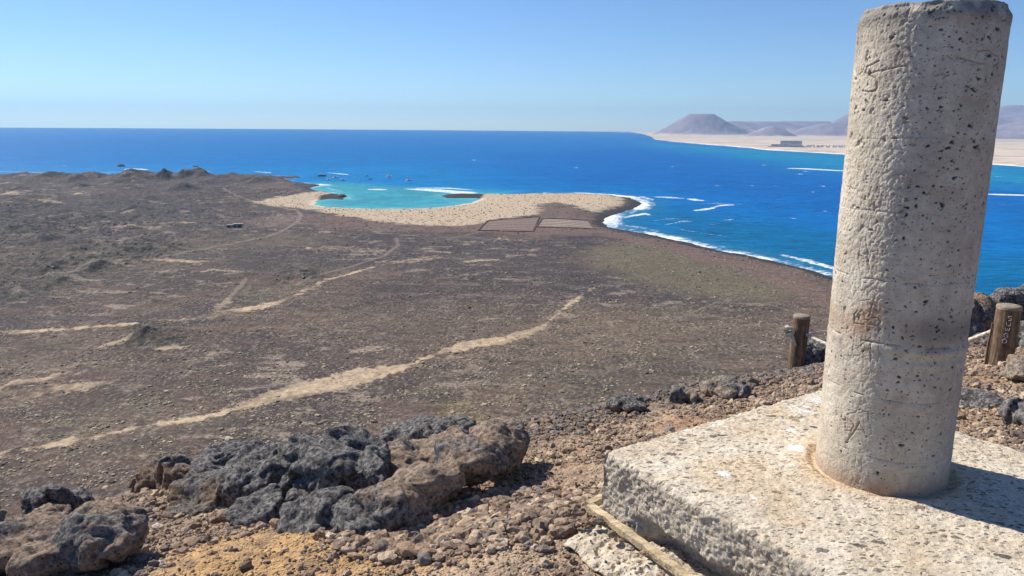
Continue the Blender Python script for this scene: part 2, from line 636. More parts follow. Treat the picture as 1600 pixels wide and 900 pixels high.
def m_shrub():
    t = NT('dry_scrub_leaves')
    tn = t.attr('tint')
    col = t.cramp(tn, [(0, (0.055, 0.05, 0.04)), (0.3, (0.11, 0.095, 0.068)), (0.55, (0.24, 0.19, 0.13)), (0.86, (0.46, 0.37, 0.25)), (1, (0.10, 0.12, 0.055))])
    t.col(col)
    return t.m
M['shrub'] = m_shrub()

# ------------------------------------------------------------------ coastline of the small island
coast_px = [(-420, 288), (-200, 280), (-80, 275), (0, 273), (40, 271), (60, 270), (85, 271), (100, 274), (125, 273), (140, 270), (152, 270), (165, 273), (190, 272),
            (205, 271), (250, 272), (300, 273), (345, 273), (400, 272), (425, 274), (440, 275), (462, 275), (474, 277), (466, 278.5), (440, 279), (452, 283),
            (472, 286), (496, 288.5), (500, 290), (482, 294), (495, 298), (510, 300), (526, 303), (531, 305), (541, 309), (536, 312), (515, 311), (500, 312.5),
            (493, 315), (494, 320), (510, 323.5), (560, 325.5), (620, 326.5), (680, 324.5), (720, 320), (745, 314.5), (752, 311), (742, 309.5),
            (720, 309.5), (700, 309.5), (688, 306.5), (700, 303.5), (720, 302), (750, 303), (800, 303.5), (840, 302), (900, 302), (950, 304), (985, 309),
            (998, 315), (1000, 320), (985, 328), (965, 333), (948, 340), (943, 348), (950, 355), (975, 359), (1010, 365), (1050, 374), (1100, 386),
            (1150, 396), (1200, 406), (1250, 418), (1300, 432), (1400, 470), (1500, 520), (1600, 590)]
COAST = [at(a, b, 0)[:2] for a, b in coast_px] + [np.array([420, 60]), np.array([300, -300]), np.array([-1500, -400]), np.array([-2600, 400])]
SPIT = ground_pts([(688, 308), (696, 303), (720, 301), (748, 302), (756, 306), (752, 310.5), (720, 311), (700, 311)], 0)
SPIT2 = ground_pts([(500, 308), (518, 302), (545, 305), (545, 312), (520, 313), (497, 313)], 0)
BEACH = ground_pts([(395, 318), (440, 309), (470, 304), (500, 298), (526, 302), (505, 306), (500, 316), (560, 318), (620, 318), (680, 316), (715, 313), (745, 310),
                    (750, 304), (770, 298), (840, 296), (900, 297), (950, 301), (972, 308), (972, 318), (950, 326), (925, 332), (900, 324), (870, 318), (843, 320),
                    (838, 336), (800, 342), (765, 345), (745, 353), (700, 355), (640, 353), (580, 347), (540, 340), (500, 332), (460, 326), (420, 323)], 2)
OLIVE = ground_pts([(930, 390), (1000, 375), (1100, 398), (1200, 420), (1270, 455), (1200, 470), (1090, 462), (990, 432), (940, 415)], 4)
DARKS = [(ground_pts(p, 4), c_, k_) for p, c_, k_ in (
    ([(480, 372), (560, 368), (700, 368), (900, 375), (960, 418), (1090, 462), (1220, 470), (1200, 492), (1000, 470), (880, 450), (700, 432), (560, 420)], (0.058, 0.047, 0.050), .80),
    ([(640, 620), (760, 560), (880, 480), (1000, 480), (1200, 500), (1240, 570), (1000, 640), (800, 660)], (0.165, 0.125, 0.083), .55),
    ([(820, 575), (960, 560), (1090, 575), (980, 620), (860, 610)], (0.095, 0.073, 0.060), .7),
    ([(-60, 330), (100, 320), (350, 310), (330, 345), (150, 372), (-60, 385)], (0.062, 0.052, 0.058), .8),
    ([(380, 590), (560, 500), (700, 470), (840, 460), (760, 520), (640, 556), (520, 580)], (0.098, 0.070, 0.060), .6),
    ([(150, 560), (350, 540), (420, 580), (300, 630), (180, 640)], (0.105, 0.076, 0.062), .6),
    ([(60, 700), (180, 640), (300, 660), (200, 700)], (0.17, 0.14, 0.095), .6))]
RED = ground_pts([(480, 336), (520, 336), (580, 347), (660, 354), (745, 352), (760, 345), (835, 338), (845, 318), (875, 316), (925, 332), (935, 345), (950, 358), (1060, 378), (1240, 416),
                  (1298, 450), (1290, 478), (1180, 430), (1050, 392), (940, 368), (830, 366), (700, 361), (600, 362), (520, 358), (480, 350)], 4)
MAUVE = ground_pts([(385, 345), (430, 335), (480, 336), (480, 350), (440, 356), (395, 356)], 4)
GREENS = [ground_pts(p, 4) for p in ([(345, 482), (390, 462), (440, 452), (455, 462), (430, 474), (370, 486)],
                                      [(60, 400), (160, 385), (250, 400), (300, 420), (180, 440), (20, 470), (0, 440)],
                                      [(300, 372), (440, 372), (500, 365), (470, 385), (380, 400), (250, 408)],
                                      [(195, 530), (215, 508), (250, 510), (262, 520), (235, 534)])]
OCHRE = [ground_pts(p, 6) for p in ([(640, 665), (690, 640), (760, 640), (750, 660)], [(670, 625), (720, 618), (740, 630), (690, 636)])]
STREAKS = [strip_poly(p, 4) for p in (
    [(-30, 716, 1.5), (0, 711, 2), (60, 700, 1.6), (100, 692, 3.5), (140, 684, 2), (200, 671, 2.5), (240, 663, 1.6), (300, 652, 2.0), (340, 644, 2), (372, 634, 5), (400, 626, 8), (430, 616, 10), (500, 600, 12), (560, 588, 13), (600, 581, 9), (632, 572, 4), (660, 562, 2.5), (690, 550, 2.5),
     (715, 543, 5), (740, 536, 6), (790, 531, 7), (820, 520, 6), (845, 510, 4), (860, 498, 1.8), (880, 481, 1.2), (905, 462, .9), (930, 448, .6)],
    [(250, 664, .8), (300, 655, 1.6), (360, 640, 1.2), (380, 634, 1)],
    [(-40, 524, 2), (0, 519, 3.2), (60, 516, 2.0), (150, 510, 1.4), (250, 503, 1.2), (310, 497, 2), (340, 489, 4), (380, 484, 4), (430, 474, 3), (450, 466, 1.5), (480, 452, 1), (520, 436, 1), (560, 424, 1), (600, 412, .8), (680, 400, .8)],
    [(335, 486, 2), (345, 476, 6), (355, 470, 5), (362, 474, 3)],
    [(-30, 640, 2), (0, 632, 4), (40, 620, 5), (80, 607, 4), (130, 603, 5), (165, 594, 3), (190, 590, 1)], [(-20, 614, 1), (20, 603, 2.5), (60, 595, 2), (110, 580, 1.5)], [(60, 580, .8), (130, 566, 1.6), (180, 562, .8)],
    [(480, 372 + 16, .6), (530, 389, 2), (570, 391, 2), (600, 396, .6)],
    [(640, 410, .6), (665, 405, 1.8), (690, 402, .6)], [(740, 378, .6), (780, 372, 1.4), (820, 376, .6)], [(720, 412, .6), (745, 408, 1.8), (780, 406, .6)],
    [(0, 306, 1), (18, 303, 1.5), (32, 306, 1)], [(115, 305, 1), (130, 303, 1.8), (142, 305, 1)], [(0, 289, .6), (12, 287, .8)], [(60, 318, .6), (80, 316.5, 1.3), (96, 319, .6)],
    [(125, 360, 0.5), (200, 356, 1.4), (250, 358, .8)], [(260, 351, 0.5), (285, 349, 1.0), (300, 350, 0.5)], [(130, 454, .8), (155, 452, 1.6), (165, 454, .8)],
    [(210, 410, .6), (260, 407, 1.8), (310, 411, 1.5), (340, 405, .6)], [(300, 425, .6), (340, 421, 1.4), (380, 424, .6)], [(155, 542, .6), (185, 535, 1.8), (205, 530, .6)], [(245, 546, .6), (262, 542, 2.0), (290, 540, .8)])]
TRACKS = [(ground_pts(p, 4), w) for p, w in (
    ([(30, 441), (60, 437), (150, 421), (200, 412), (260, 403), (340, 385), (420, 369), (447, 358), (464, 348), (471, 339), (466, 330), (440, 324), (400, 317), (372, 308), (350, 296)], 3.4),
    ([(383, 436), (372, 449), (360, 462), (352, 474)], 2.6),
    ([(619, 372), (622, 384), (600, 400), (560, 411), (520, 424), (462, 446)], 2.4),
    ([(400, 318), (440, 305), (470, 296), (440, 290)], 2.2), ([(345, 292), (400, 284), (440, 280)], 2.0),
    ([(1050, 500), (1120, 470), (1200, 474), (1290, 500)], 1.2), ([(700, 372), (760, 360), (745, 361)], 2.0))]
BUMPS = [(205, 283, 70, 15), (258, 281, 30, 14), (287, 281, 28, 12), (311, 280, 38, 14), (345, 283, 70, 7), (148, 274, 18, 5), (285, 297, 44, 11), (100, 279, 90, 5), (60, 279, 60, 4), (395, 283, 60, 6),
         (212, 330, 40, 8), (150, 345, 60, 8), (40, 362, 90, 9), (90, 336, 50, 5), (190, 398, 50, 9), (230, 392, 46, 8), (150, 420, 70, 9), (60, 420, 80, 10), (30, 380, 80, 7),
         (100, 442, 60, 8), (228, 528, 40, 13), (270, 425, 40, 5), (470, 432, 44, 9), (100, 482, 44, 6), (240, 470, 40, 6), (395, 452, 20, 4), (30, 598, 40, 5), (320, 330, 60, 5), (430, 300, 60, 5), (20, 320, 120, 6), (380, 430, 60, 4)]
_rb = np.random.default_rng(17)
for _x in range(5, 470, 17):
    BUMPS.append((_x + _rb.uniform(-6, 6), 279 + _rb.uniform(-2, 5) + max(0, _x - 420) * .12, _rb.uniform(24, 60), _rb.uniform(2.5, 7.0) * (1 if _x < 400 else .6)))
for _ in range(42):
    _y = _rb.uniform(288, 400)
    BUMPS.append((_rb.uniform(-20, 200 + 1.2 * (400 - _y)), _y, _rb.uniform(20, 60), _rb.uniform(2.0, 6.5)))
BW = []
for a, b, w, h in BUMPS:
    p = at(a, b, 4)
    dist = math.hypot(p[0], p[1])
    BW.append((p[0], p[1], w / 2 / FOC * dist, h / FOC * dist))
ROUGH = [(ground_pts(p, 4)) for p in ([(-60, 345), (40, 335), (160, 345), (250, 335), (240, 352), (120, 368), (0, 380), (-80, 380)],
                                       [(-60, 420), (60, 395), (170, 378), (280, 380), (300, 395), (200, 415), (110, 435), (0, 470), (-80, 470)],
                                       [(190, 535), (210, 508), (245, 506), (268, 522), (240, 540)], [(430, 440), (460, 415), (490, 420), (505, 440)])]


def coast_sd(X, Y):
    d = poly_sd(COAST, X, Y)
    w = fb2(X / 45, Y / 45, 4, 5) * 11
    return d + w * ss(1200, 100, np.abs(d)) * np.where(X < -450, 1.6, 0.7)


def land_height(X, Y, sdv):
    r = np.hypot(X, Y)
    z = np.clip(sdv, -40, 0) * 0.12 + 3.2 * ss(0, 60, sdv) + 0.5 * ss(0, 6, sdv)
    inland = ss(10, 160, sdv)
    z = z + inland * (2.2 * fb2(X / 140, Y / 140, 4, 1) + 0.5 * fb2(X / 17, Y / 17, 4, 2))
    rid = np.zeros_like(X)
    for P in ROUGH:
        rid = np.maximum(rid, ss(-25, 15, poly_sd(P, X, Y, 40)))
    left = ss(-40, -500, X) * ss(500, 1000, r) * 0.65 * inland
    rid = np.maximum(rid, left)
    z = z + rid * (5.0 * (fb2(X / 34, Y / 34, 5, 9, 0.62, True)) + 0.5)
    for cx, cy, R, h in BW:
        near = (np.abs(X - cx) < 1.3 * R) & (np.abs(Y - cy) < 1.75 * R)
        if not near.any():
            continue
        Xn, Yn = X[near], Y[near]
        k = np.clip(1 - np.hypot((Xn - cx), (Yn - cy) * 0.75) / max(R, 1) / 1.25, 0, 1)
        z[near] += h * (k ** 1.3) * (1 + 0.35 * fb2(Xn / (R * .5 + 4), Yn / (R * .5 + 4), 4, 4)) * ss(-2, 10, sdv[near])
    cone = H - 2.2 - 0.64 * (r - 3.5)
    cone = cone + ss(15, 120, r) * 2.5 * fb2(X / 30, Y / 30, 4, 12)
    k = 6.0
    m = np.maximum(z, cone)
    return m + np.log1p(np.exp(-np.abs(z - cone) / k)) * k * ss(150, 190, r), rid


def plain_albedo(X, Y, sdv, rid):
    r = np.hypot(X, Y)
    big = fb2(X / 120, Y / 120, 5, 21)
    mid = fb2(X / 26, Y / 26, 5, 22, 0.62)
    fine = fb2(X / 6.0, Y / 6.0, 4, 23, 0.65)
    c = np.zeros(X.shape + (3,)) + np.array([0.116, 0.078, 0.062])
    c = mixc(c, (0.066, 0.049, 0.048), ss(-0.10, 0.16, big + mid * 0.5))
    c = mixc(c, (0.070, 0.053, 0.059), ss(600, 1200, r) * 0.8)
    c = mixc(c, (0.165, 0.122, 0.088), ss(0.02, 0.30, -big + fine * 0.5) * 0.6)
    c = mixc(c, (0.072, 0.058, 0.052), ss(0.10, 0.45, fb2(X / 60, Y / 60, 5, 31) + fine * 0.3) * 0.7)
    for Pd, cd, kd in DARKS:
        c = mixc(c, cd, ss(-28, 22, poly_sd(Pd, X, Y, 110) + mid * 55 + big * 40) * kd)
    olive = ss(-30, 18, poly_sd(OLIVE, X, Y, 80) + mid * 40)
    c = mixc(c, (0.150, 0.132, 0.080), olive * 0.75)
    red = ss(-8, 6, poly_sd(RED, X, Y, 80) + mid * 14)
    c = mixc(c, (0.175, 0.112, 0.092), red * 0.85)
    c = mixc(c, (0.22, 0.155, 0.13), ss(-10, 8, poly_sd(MAUVE, X, Y, 80) + mid * 14) * 0.8)
    for G in GREENS:
        g = ss(-12, 10, poly_sd(G, X, Y, 80) + mid * 26) * ss(-0.25, 0.2, fine)
        c = mixc(c, (0.125, 0.125, 0.075), g * (0.55 if G is GREENS[0] else 0.28))
    for G in OCHRE:
        c = mixc(c, (0.19, 0.145, 0.065), ss(-6, 4, poly_sd(G, X, Y, 80) + mid * 12) * 0.6)
    # pale dust patches scattered through the plain
    pm = ss(0.13, 0.27, fb2(X / 34, Y / 20, 6, 41, 0.68) + 0.20 * big) * ss(20, 90, sdv)
    pm = pm * (0.25 + 0.75 * ss(-0.1, 0.25, fb2(X / 210, Y / 210, 3, 44) + .10 * ss(100, -200, X))) * (1 - olive) * (1 - red)
    c = mixc(c, (0.38, 0.30, 0.23), pm * 0.66)
    pm2 = ss(0.12, 0.30, fine + 0.25 * mid + 0.1 * big) * 0.62
    c = mixc(c, (0.24, 0.195, 0.15), pm2 * ss(-.3, .2, fb2(X / 75, Y / 75, 3, 45)))
    tiny = fb2(X / 1.9, Y / 1.9, 3, 46, 0.7)
    c = mixc(c, (0.33, 0.275, 0.20), ss(0.12, 0.30, tiny) * 0.62 * ss(900, 420, r) * (0.4 + 0.6 * ss(-.25, .2, mid)))
    c = mixc(c, (0.045, 0.035, 0.030), ss(0.10, 0.30, -tiny + .15 * mid) * 0.65 * ss(1100, 500, r))
    c = mixc(c, (0.055, 0.045, 0.042), ss(0.08, 0.28, fb2(X / 22, Y / 9, 5, 47, .68)) * 0.60 * (1 - .6 * olive))
    c = mixc(c, (0.050, 0.046, 0.042), rid * ss(-0.15, 0.12, mid) * 0.8)
    c = mixc(c, (0.155, 0.142, 0.115), rid * ss(-0.02, 0.22, fine) * 0.6 * ss(1400, 900, r))
    brk = ss(-.16, .12, fb2(X / 38, Y / 38, 4, 48))
    for si, P in enumerate(STREAKS):
        d = poly_sd(P, X, Y, 15)
        sc = 1.0 if np.hypot(*np.mean(np.array(P), 0)[:2]) < 700 else 1.8
        rag = fine * 5.0 + mid * 5.0 + .8
        m = ss(-0.6, 1.6, d / sc + rag) * (np.maximum(.62 + .38 * brk, ss(1.5, 5, d)) if si == 0 else .20 + .80 * brk) * (1 if si < 3 else .8)
        halo = ss(-13, 0, d / sc) * ss(0.08, 0.30, fine * .7 + tiny * .5)
        c = mixc(c, (0.33, 0.26, 0.19), halo * 0.55)
        c = mixc(c, (0.54, 0.405, 0.26), m * np.clip(0.80 + 0.5 * fine - .5 * ss(.15, .4, tiny), 0, 1))
    for P, w in TRACKS:
        d = line_d(P, X, Y, 12) + mid * 0.8
        c = mixc(c, (0.24, 0.195, 0.155), ss(w * 1.0, w * 0.5, d) * 0.62)
        c = mixc(c, (0.10, 0.08, 0.07), ss(w * 1.0, w * 1.3, d) * ss(w * 1.9, w * 1.4, d) * 0.5)
    b = poly_sd(BEACH, X, Y)
    bm = ss(-9, 7, b + mid * 22)
    nb = ss(0.12, 0.34, fb2(X / 7.5, Y / 7.5, 3, 61) + 0.1 * mid)
    sand = mixc(np.zeros(X.shape + (3,)) + np.array([0.50, 0.385, 0.265]), (0.28, 0.215, 0.15), nb * 0.35)
    c = c * (1 - bm[..., None]) + sand * bm[..., None]
    c = mixc(c, (0.62, 0.54, 0.42), ss(14, 3, sdv) * ss(-2, 1, sdv) * bm)
    # black boulder shore
    dark = (1 - ss(-8, 4, b + mid * 10)) * ss(22, 9, sdv + mid * 9)
    right = ss(60, 100, X) * ss(15, 7, sdv + mid * 5) * ss(15, 60, 200 - np.abs(X - 330) * 0.4)
    dark = np.maximum(dark, right)
    dark = np.maximum(dark, ss(-4, 5, poly_sd(SPIT, X, Y, 80)))
    dark = np.maximum(dark, ss(-4, 5, poly_sd(SPIT2, X, Y, 80)))
    c = mixc(c, (0.042, 0.037, 0.036), np.clip(dark, 0, 1))
    # salt pans
    for P, alt in ((PAN_A, 0), (PAN_B, 1)):
        m = ss(-1, 1, poly_sd(P, X, Y, 5))
        e = np.array(P[1]) - np.array(P[0]); e = e[:2] / np.linalg.norm(e[:2])
        q = (X - P[0][0]) * e[0] + (Y - P[0][1]) * e[1]
        L = np.linalg.norm(np.array(P[1])[:2] - np.array(P[0])[:2])
        st = 0.5 + 0.5 * np.sin(q / L * 2 * np.pi * 5.5 + mid)
        col = mixc(np.zeros(X.shape + (3,)) + np.array([0.17, 0.115, 0.095]), (0.42, 0.34, 0.27) if alt else (0.26, 0.19, 0.155), ss(0.4, 0.9, st))
        c = c * (1 - m[..., None]) + col * m[..., None]
    return c


PAN_A = ground_pts([(747, 360.5), (762, 345), (843, 339), (833, 362)], 4)
PAN_B = ground_pts([(838, 355), (847, 342), (919, 342), (929.5, 357)], 4)

# ------------------------------------------------------------------ the island plain and the volcano's flank
A = np.radians(np.arange(-62, 62.01, 0.065))
Rr = np.concatenate([np.geomspace(11, 190, 110)[:-1], np.geomspace(190, 3300, 1050)])
AA, RR = np.meshgrid(A, Rr)
X = np.sin(AA) * RR; Y = np.cos(AA) * RR
SD = coast_sd(X, Y)
Z, RID = land_height(X, Y, SD)
C = plain_albedo(X, Y, SD, RID)
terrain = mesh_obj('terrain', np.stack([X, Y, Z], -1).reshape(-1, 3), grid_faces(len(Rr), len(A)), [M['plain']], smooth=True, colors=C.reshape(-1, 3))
tag(terrain, 'dry brown lava plain with sandy streaks below the summit', kind='structure')
# the part of the island behind the viewer
A2 = np.radians(np.arange(62, 298.1, 2.0))
R2 = np.geomspace(11, 900, 60)
AA2, RR2 = np.meshgrid(A2, R2)
X2 = np.sin(AA2) * RR2; Y2 = np.cos(AA2) * RR2
SD2 = coast_sd(X2, Y2)
Z2, RID2 = land_height(X2, Y2, SD2)
tb = mesh_obj('terrain', np.stack([X2, Y2, Z2], -1).reshape(-1, 3), grid_faces(len(R2), len(A2)), [M['plain']], smooth=True,
              colors=np.tile(np.array([0.11, 0.082, 0.066]), (X2.size, 1)))
tag(tb, 'volcano flank behind the viewpoint', kind='structure')

# ------------------------------------------------------------------ the sea
A = np.radians(np.concatenate([np.arange(-180, -60, 3.0), np.arange(-60, 60, 0.1), np.arange(60, 180.1, 3.0)]))
Rr = np.concatenate([np.geomspace(250, 3500, 560)[:-1], np.geomspace(3500, 20200, 170)])
AA, RR = np.meshgrid(A, Rr)
X = np.sin(AA) * RR; Y = np.cos(AA) * RR
SDs = -coast_sd(X, Y)                      # metres off the shore
az = np.degrees(AA)
n1 = fb2(X / 400, Y / 400, 5, 71); nf = fb2(X / 55, Y / 30, 5, 72, 0.6)
c = np.zeros(X.shape + (3,)) + np.array([0.0, 0.128, 0.38])
c = mixc(c, (0.0, 0.150, 0.41), ss(5000, 1500, RR) * 0.9)
BAY = ground_pts([(440, 300), (492, 290), (520, 286), (600, 292), (700, 296), (770, 300), (760, 330), (480, 330)], 0)
NEARSEA = ground_pts([(-200, 282), (-200, 262), (200, 262), (420, 264), (640, 262), (760, 292), (760, 330), (400, 340)], 0)
c = mixc(c, (0.002, 0.175, 0.42), ss(-260, 60, poly_sd(NEARSEA, X, Y) + n1 * 160) * 0.8)
c = mixc(c, (0.050, 0.29, 0.36), ss(-120, 60, poly_sd(BAY, X, Y) + n1 * 60))
c = mixc(c, (0.10, 0.38, 0.40), ss(40, 8, SDs) * ss(-60, 0, poly_sd(BAY, X, Y)) * 0.7)
STRAIT = ground_pts([(1000, 222), (1100, 229), (1200, 236), (1330, 243), (1620, 262), (1700, 300), (1330, 268), (1180, 248), (1050, 232)], 0)
DEEP = ground_pts([(780, 240), (1000, 232), (1200, 256), (1330, 275), (1700, 300), (1700, 330), (1330, 345), (1150, 320), (900, 285)], 0)
TEAL = ground_pts([(940, 330), (1050, 325), (1330, 370), (1700, 420), (1700, 560), (1300, 440), (1000, 365)], 0)
c = mixc(c, (0.0, 0.105, 0.36), ss(-400, 300, poly_sd(DEEP, X, Y) + n1 * 300) * 0.9)
c = mixc(c, (0.006, 0.22, 0.36), ss(-300, 300, poly_sd(STRAIT, X, Y) + n1 * 300) * 0.85)
c = mixc(c, (0.001, 0.120, 0.26), ss(-120, 120, poly_sd(TEAL, X, Y) + n1 * 80) * 0.85)
c = mixc(c, (0.02, 0.16, 0.27), ss(70, 10, SDs) * (X > 0) * 0.7)
foam = 0.70 * ss(np.where(X > 60, 40, 20), 1, SDs + nf * 18) * np.where(X > 60, 1.25, 0.75) * (0.55 + 0.6 * ss(-0.2, 0.25, fb2(X / 90, Y / 90, 3, 75)))
bayin = ss(-30, 20, poly_sd(ground_pts([(500, 312), (690, 309), (752, 309), (755, 335), (480, 335)], 0), X, Y))
foam = foam * (1 - 0.8 * bayin)
FO = [([(0, 268, .5), (40, 269, .7), (80, 270, .6), (95, 268, .3)], .6), ([(125, 270, .4), (180, 269, .6), (230, 270, .3)], .6), ([(195, 264.5, .5), (210, 264, .9), (230, 265, .5)], .9),
      ([(275, 267, .4), (330, 268, .6)], .6), ([(395, 268, .5), (425, 270, .7)], .8), ([(470, 291, .5), (500, 288.5, 1.2), (518, 289, .4)], .9), ([(510, 293, .4), (526, 298, .9), (536, 299, .4)], .8),
      ([(575, 295.8, .3), (590, 296, .9), (605, 296.3, .4)], .95), ([(632, 295, .3), (650, 296, 1.3), (690, 298, 2.2), (715, 300.5, 2.4), (745, 301, 1)], .9), ([(650, 294, .3), (700, 294, .8), (740, 297, .3)], .9),
      ([(988, 309, .8), (1005, 308, 1.6), (1020, 312, 1.5), (1022, 320, 1), (1012, 325, .6)], .75), ([(975, 340, .8), (990, 337, 1.2), (1008, 334, 1.2), (1015, 336, .5)], .95), ([(948, 349, 1.5), (958, 346, 2.5), (966, 352, 1.5), (960, 356, 1)], .9),
      ([(1022, 307.5, .6), (1050, 309, 1), (1070, 310, .4)], .85), ([(1074, 311, .5), (1085, 312, 1.4), (1102, 313.5, .4)], 1.0), ([(1085, 329, .5), (1110, 326, 1.5), (1125, 321, 1.2), (1145, 320, .4)], .95),
      ([(1040, 351, .4), (1065, 346, 1), (1080, 347, .4)], .75), ([(1052, 345, .3), (1070, 344.8, .7), (1085, 345.5, .3)], .7), ([(1130, 344, .3), (1145, 343, .7)], .8), ([(1105, 350, .5), (1122, 351, 2)], .4), ([(990, 320, .5), (1000, 326, 1.2), (985, 333, 1)], .7), ([(1020, 345, .4), (1040, 342, .8), (1060, 342, .4)], .6), ([(970, 352, 1), (1000, 355, 1.6), (1030, 362, 1)], .62), ([(1090, 318.5, .3), (1120, 317.5, .7), (1160, 319, .3)], .6), ([(1060, 358, .6), (1110, 366, 1.2), (1150, 372, .5)], .5), ([(1220, 398, 1.2), (1260, 407, 2.6), (1310, 421, 2)], .85),
      ([(1229, 262.8, .3), (1260, 263.8, .8), (1320, 267, .6), (1360, 268, .3)], 1.05), ([(1535, 303, .4), (1560, 304, .9), (1640, 306, .8)], 1.05),
      ([(513, 270, .3), (530, 271.6, .55), (543, 272.6, .6)], .95),
      ([(962, 206.6, .2), (1000, 207.3, .35), (1020, 210.3, .5)], .7), ([(1010, 219.6, .3), (1100, 226.2, .4), (1200, 235, .4), (1330, 242.5, .4)], .5)]
for a, b in [(1194, 258), (1250, 272), (1285, 291), (1258, 268), (1175, 290), (1270, 300), (1210, 290), (300, 256), (189, 259.5), (100, 259), (1565, 320), (1590, 285), (1560, 276), (1215, 312), (1120, 290), (900, 262), (740, 250), (1050, 260), (1240, 341), (1290, 330)]:
    FO.append(([(a - 3, b, .25), (a, b, .6), (a + 4, b + .3, .25)], .75))
for P, k in FO:
    d = poly_sd(strip_poly(P, 0), X, Y, 90)
    sc = np.clip(RR / 1500, 0.5, 6) * 5
    foam = np.maximum(foam, .86 * k * ss(-1.6, 1.0, d / sc + nf * 1.6))
sea = mesh_obj('sea', np.stack([X, Y, 0 * X], -1).reshape(-1, 3), grid_faces(len(Rr), len(A)), [M['sea']], smooth=True, colors=c.reshape(-1, 3), attrs={'foam': foam})
tag(sea, 'bright blue sea with turquoise shallows and surf lines', kind='structure')

# ------------------------------------------------------------------ the far island
fc_px = [(992, 207.6), (1004, 209.5), (1018, 214), (1022, 218), (1045, 220.5), (1060, 222), (1100, 225.5), (1150, 229.5), (1185, 233), (1200, 234.5), (1260, 238), (1320, 241.5), (1400, 247), (1500, 254), (1600, 261), (1750, 272), (2000, 292)]
FC = [at(a, b, 0)[:2] for a, b in fc_px]
FCP = FC + [np.array([9000, 2500]), np.array([26000, 12000]), np.array([12000, 26000]), FC[0] * 1.35 + np.array([-150, 300])]
A = np.radians(np.arange(6, 62, 0.09))
Rr = np.geomspace(2300, 23500, 430)
AA, RR = np.meshgrid(A, Rr)
X = np.sin(AA) * RR; Y = np.cos(AA) * RR
SDf = poly_sd(FCP, X, Y) + fb2(X / 260, Y / 260, 4, 81) * 40
Z = np.clip(SDf, -60, 0) * 0.1 + 7 * ss(0, 120, SDf) + 16 * ss(0, 2500, SDf) + ss(50, 600, SDf) * (5 * fb2(X / 300, Y / 300, 5, 82))
mount = np.zeros_like(X)
def hill(cx, D, halfw, top, py, p=1.0, rough=0.30):
    """a hill whose summit stands over column cx at distance D, peak py in the photograph"""
    global Z, mount
    d0 = ray(cx, py); s = D / math.hypot(d0[0], d0[1])
    c0 = d0 * s
    h = H + c0[2]
    R = halfw / FOC * D; rt = top / FOC * D
    d = np.hypot(X - c0[0], Y - c0[1]) * (1 + 0.16 * fb2(X / (R * .9), Y / (R * .9), 4, cx % 17))
    k = np.clip((R - d) / max(R - rt, 1), 0, 1) ** p
    hh = h * k * (1 + rough * (fb2(X / (R * .25), Y / (R * .25), 4, cx % 13, 0.55, True) - .5) * (1 - k))
    mount = np.maximum(mount, ss(0.02, 0.10, k) * np.clip(h / 150, 0, 1))
    Z = np.where(k > 0, np.maximum(Z, hh + 12), Z)
hill(1095, 13000, 78, 19, 179.3, 1.22, .22)
hill(1112, 13300, 70, 4, 184, 1.1)
hill(1150, 14000, 90, 10, 190.5, 0.9)
hill(1195, 15500, 85, 25, 191.0, 0.7)
hill(1205, 11200, 42, 3, 198.2, 1.0)
hill(1260, 16000, 90, 30, 190.5, 0.7)
hill(1330, 15000, 60, 4, 179.0, 1.1)
hill(1300, 13200, 70, 10, 193.5, 0.8)
hill(1395, 16500, 90, 20, 184, 0.9)
hill(1470, 15500, 90, 20, 182, 1.0)
hill(1538, 15500, 95, 6, 183, 0.95)
hill(1585, 19500, 190, 8, 165.5, 0.9)
hill(1700, 17500, 150, 10, 168, 0.9)
hill(1830, 17500, 150, 10, 175, 0.9)
hill(1640, 14000, 110, 10, 186, 0.8)
st = fb2(X / 1500, Y / 260, 5, 84)
c = np.zeros(X.shape + (3,)) + np.array([0.60, 0.49, 0.385])
c = mixc(c, (0.33, 0.275, 0.25), ss(0.10, 0.42, st) * 0.75)
c = mixc(c, (0.24, 0.20, 0.18), ss(0.15, 0.4, fb2(X / 240, Y / 70, 5, 85)) * 0.4)
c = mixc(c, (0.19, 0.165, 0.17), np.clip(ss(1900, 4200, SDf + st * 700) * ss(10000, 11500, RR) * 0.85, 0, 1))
c = mixc(c, (0.27, 0.235, 0.275), mount)  # hills painted paler and bluer, part of the haze put into their colour
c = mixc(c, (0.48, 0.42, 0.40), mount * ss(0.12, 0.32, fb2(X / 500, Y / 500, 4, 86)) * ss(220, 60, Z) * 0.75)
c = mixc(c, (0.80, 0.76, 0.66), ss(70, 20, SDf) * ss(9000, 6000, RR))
c = mixc(c, (0.20, 0.17, 0.15), ss(0.15, 0.3, fb2(X / 110, Y / 60, 4, 88)) * ss(160, 40, SDf) * 0.7 * ss(20, 40, SDf))
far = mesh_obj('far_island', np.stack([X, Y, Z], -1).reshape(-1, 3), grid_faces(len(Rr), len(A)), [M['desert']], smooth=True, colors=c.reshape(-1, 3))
tag(far, 'pale desert shore with hazy volcanic hills across the strait', kind='structure')

# ------------------------------------------------------------------ the summit ground round the viewer
EDGE_AZ = np.radians([-180, -90, -60, -45, -36.7, -24.5, -2.5, 5.2, 14.9, 21.8, 26, 33, 40, 60, 90, 180])
EDGE_R = np.array([7, 4.2, 3.1, 2.9, 3.05, 3.55, 3.7, 4.1, 4.75, 5.25, 5.7, 6.4, 7.6, 8.0, 8.0, 7])


SL_C = np.array([0.755, 1.775]); # slab centre, refined below
sA = at(943, 705, H - .8)[:2]; sB = at(1288, 605, H - .8)[:2]
SL_E1 = (sB - sA) / np.linalg.norm(sB - sA)
SL_E2 = np.array([SL_E1[1], -SL_E1[0]])
SL_L = np.linalg.norm(sB - sA)
SL_C = sA + (SL_E1 + SL_E2) * SL_L / 2


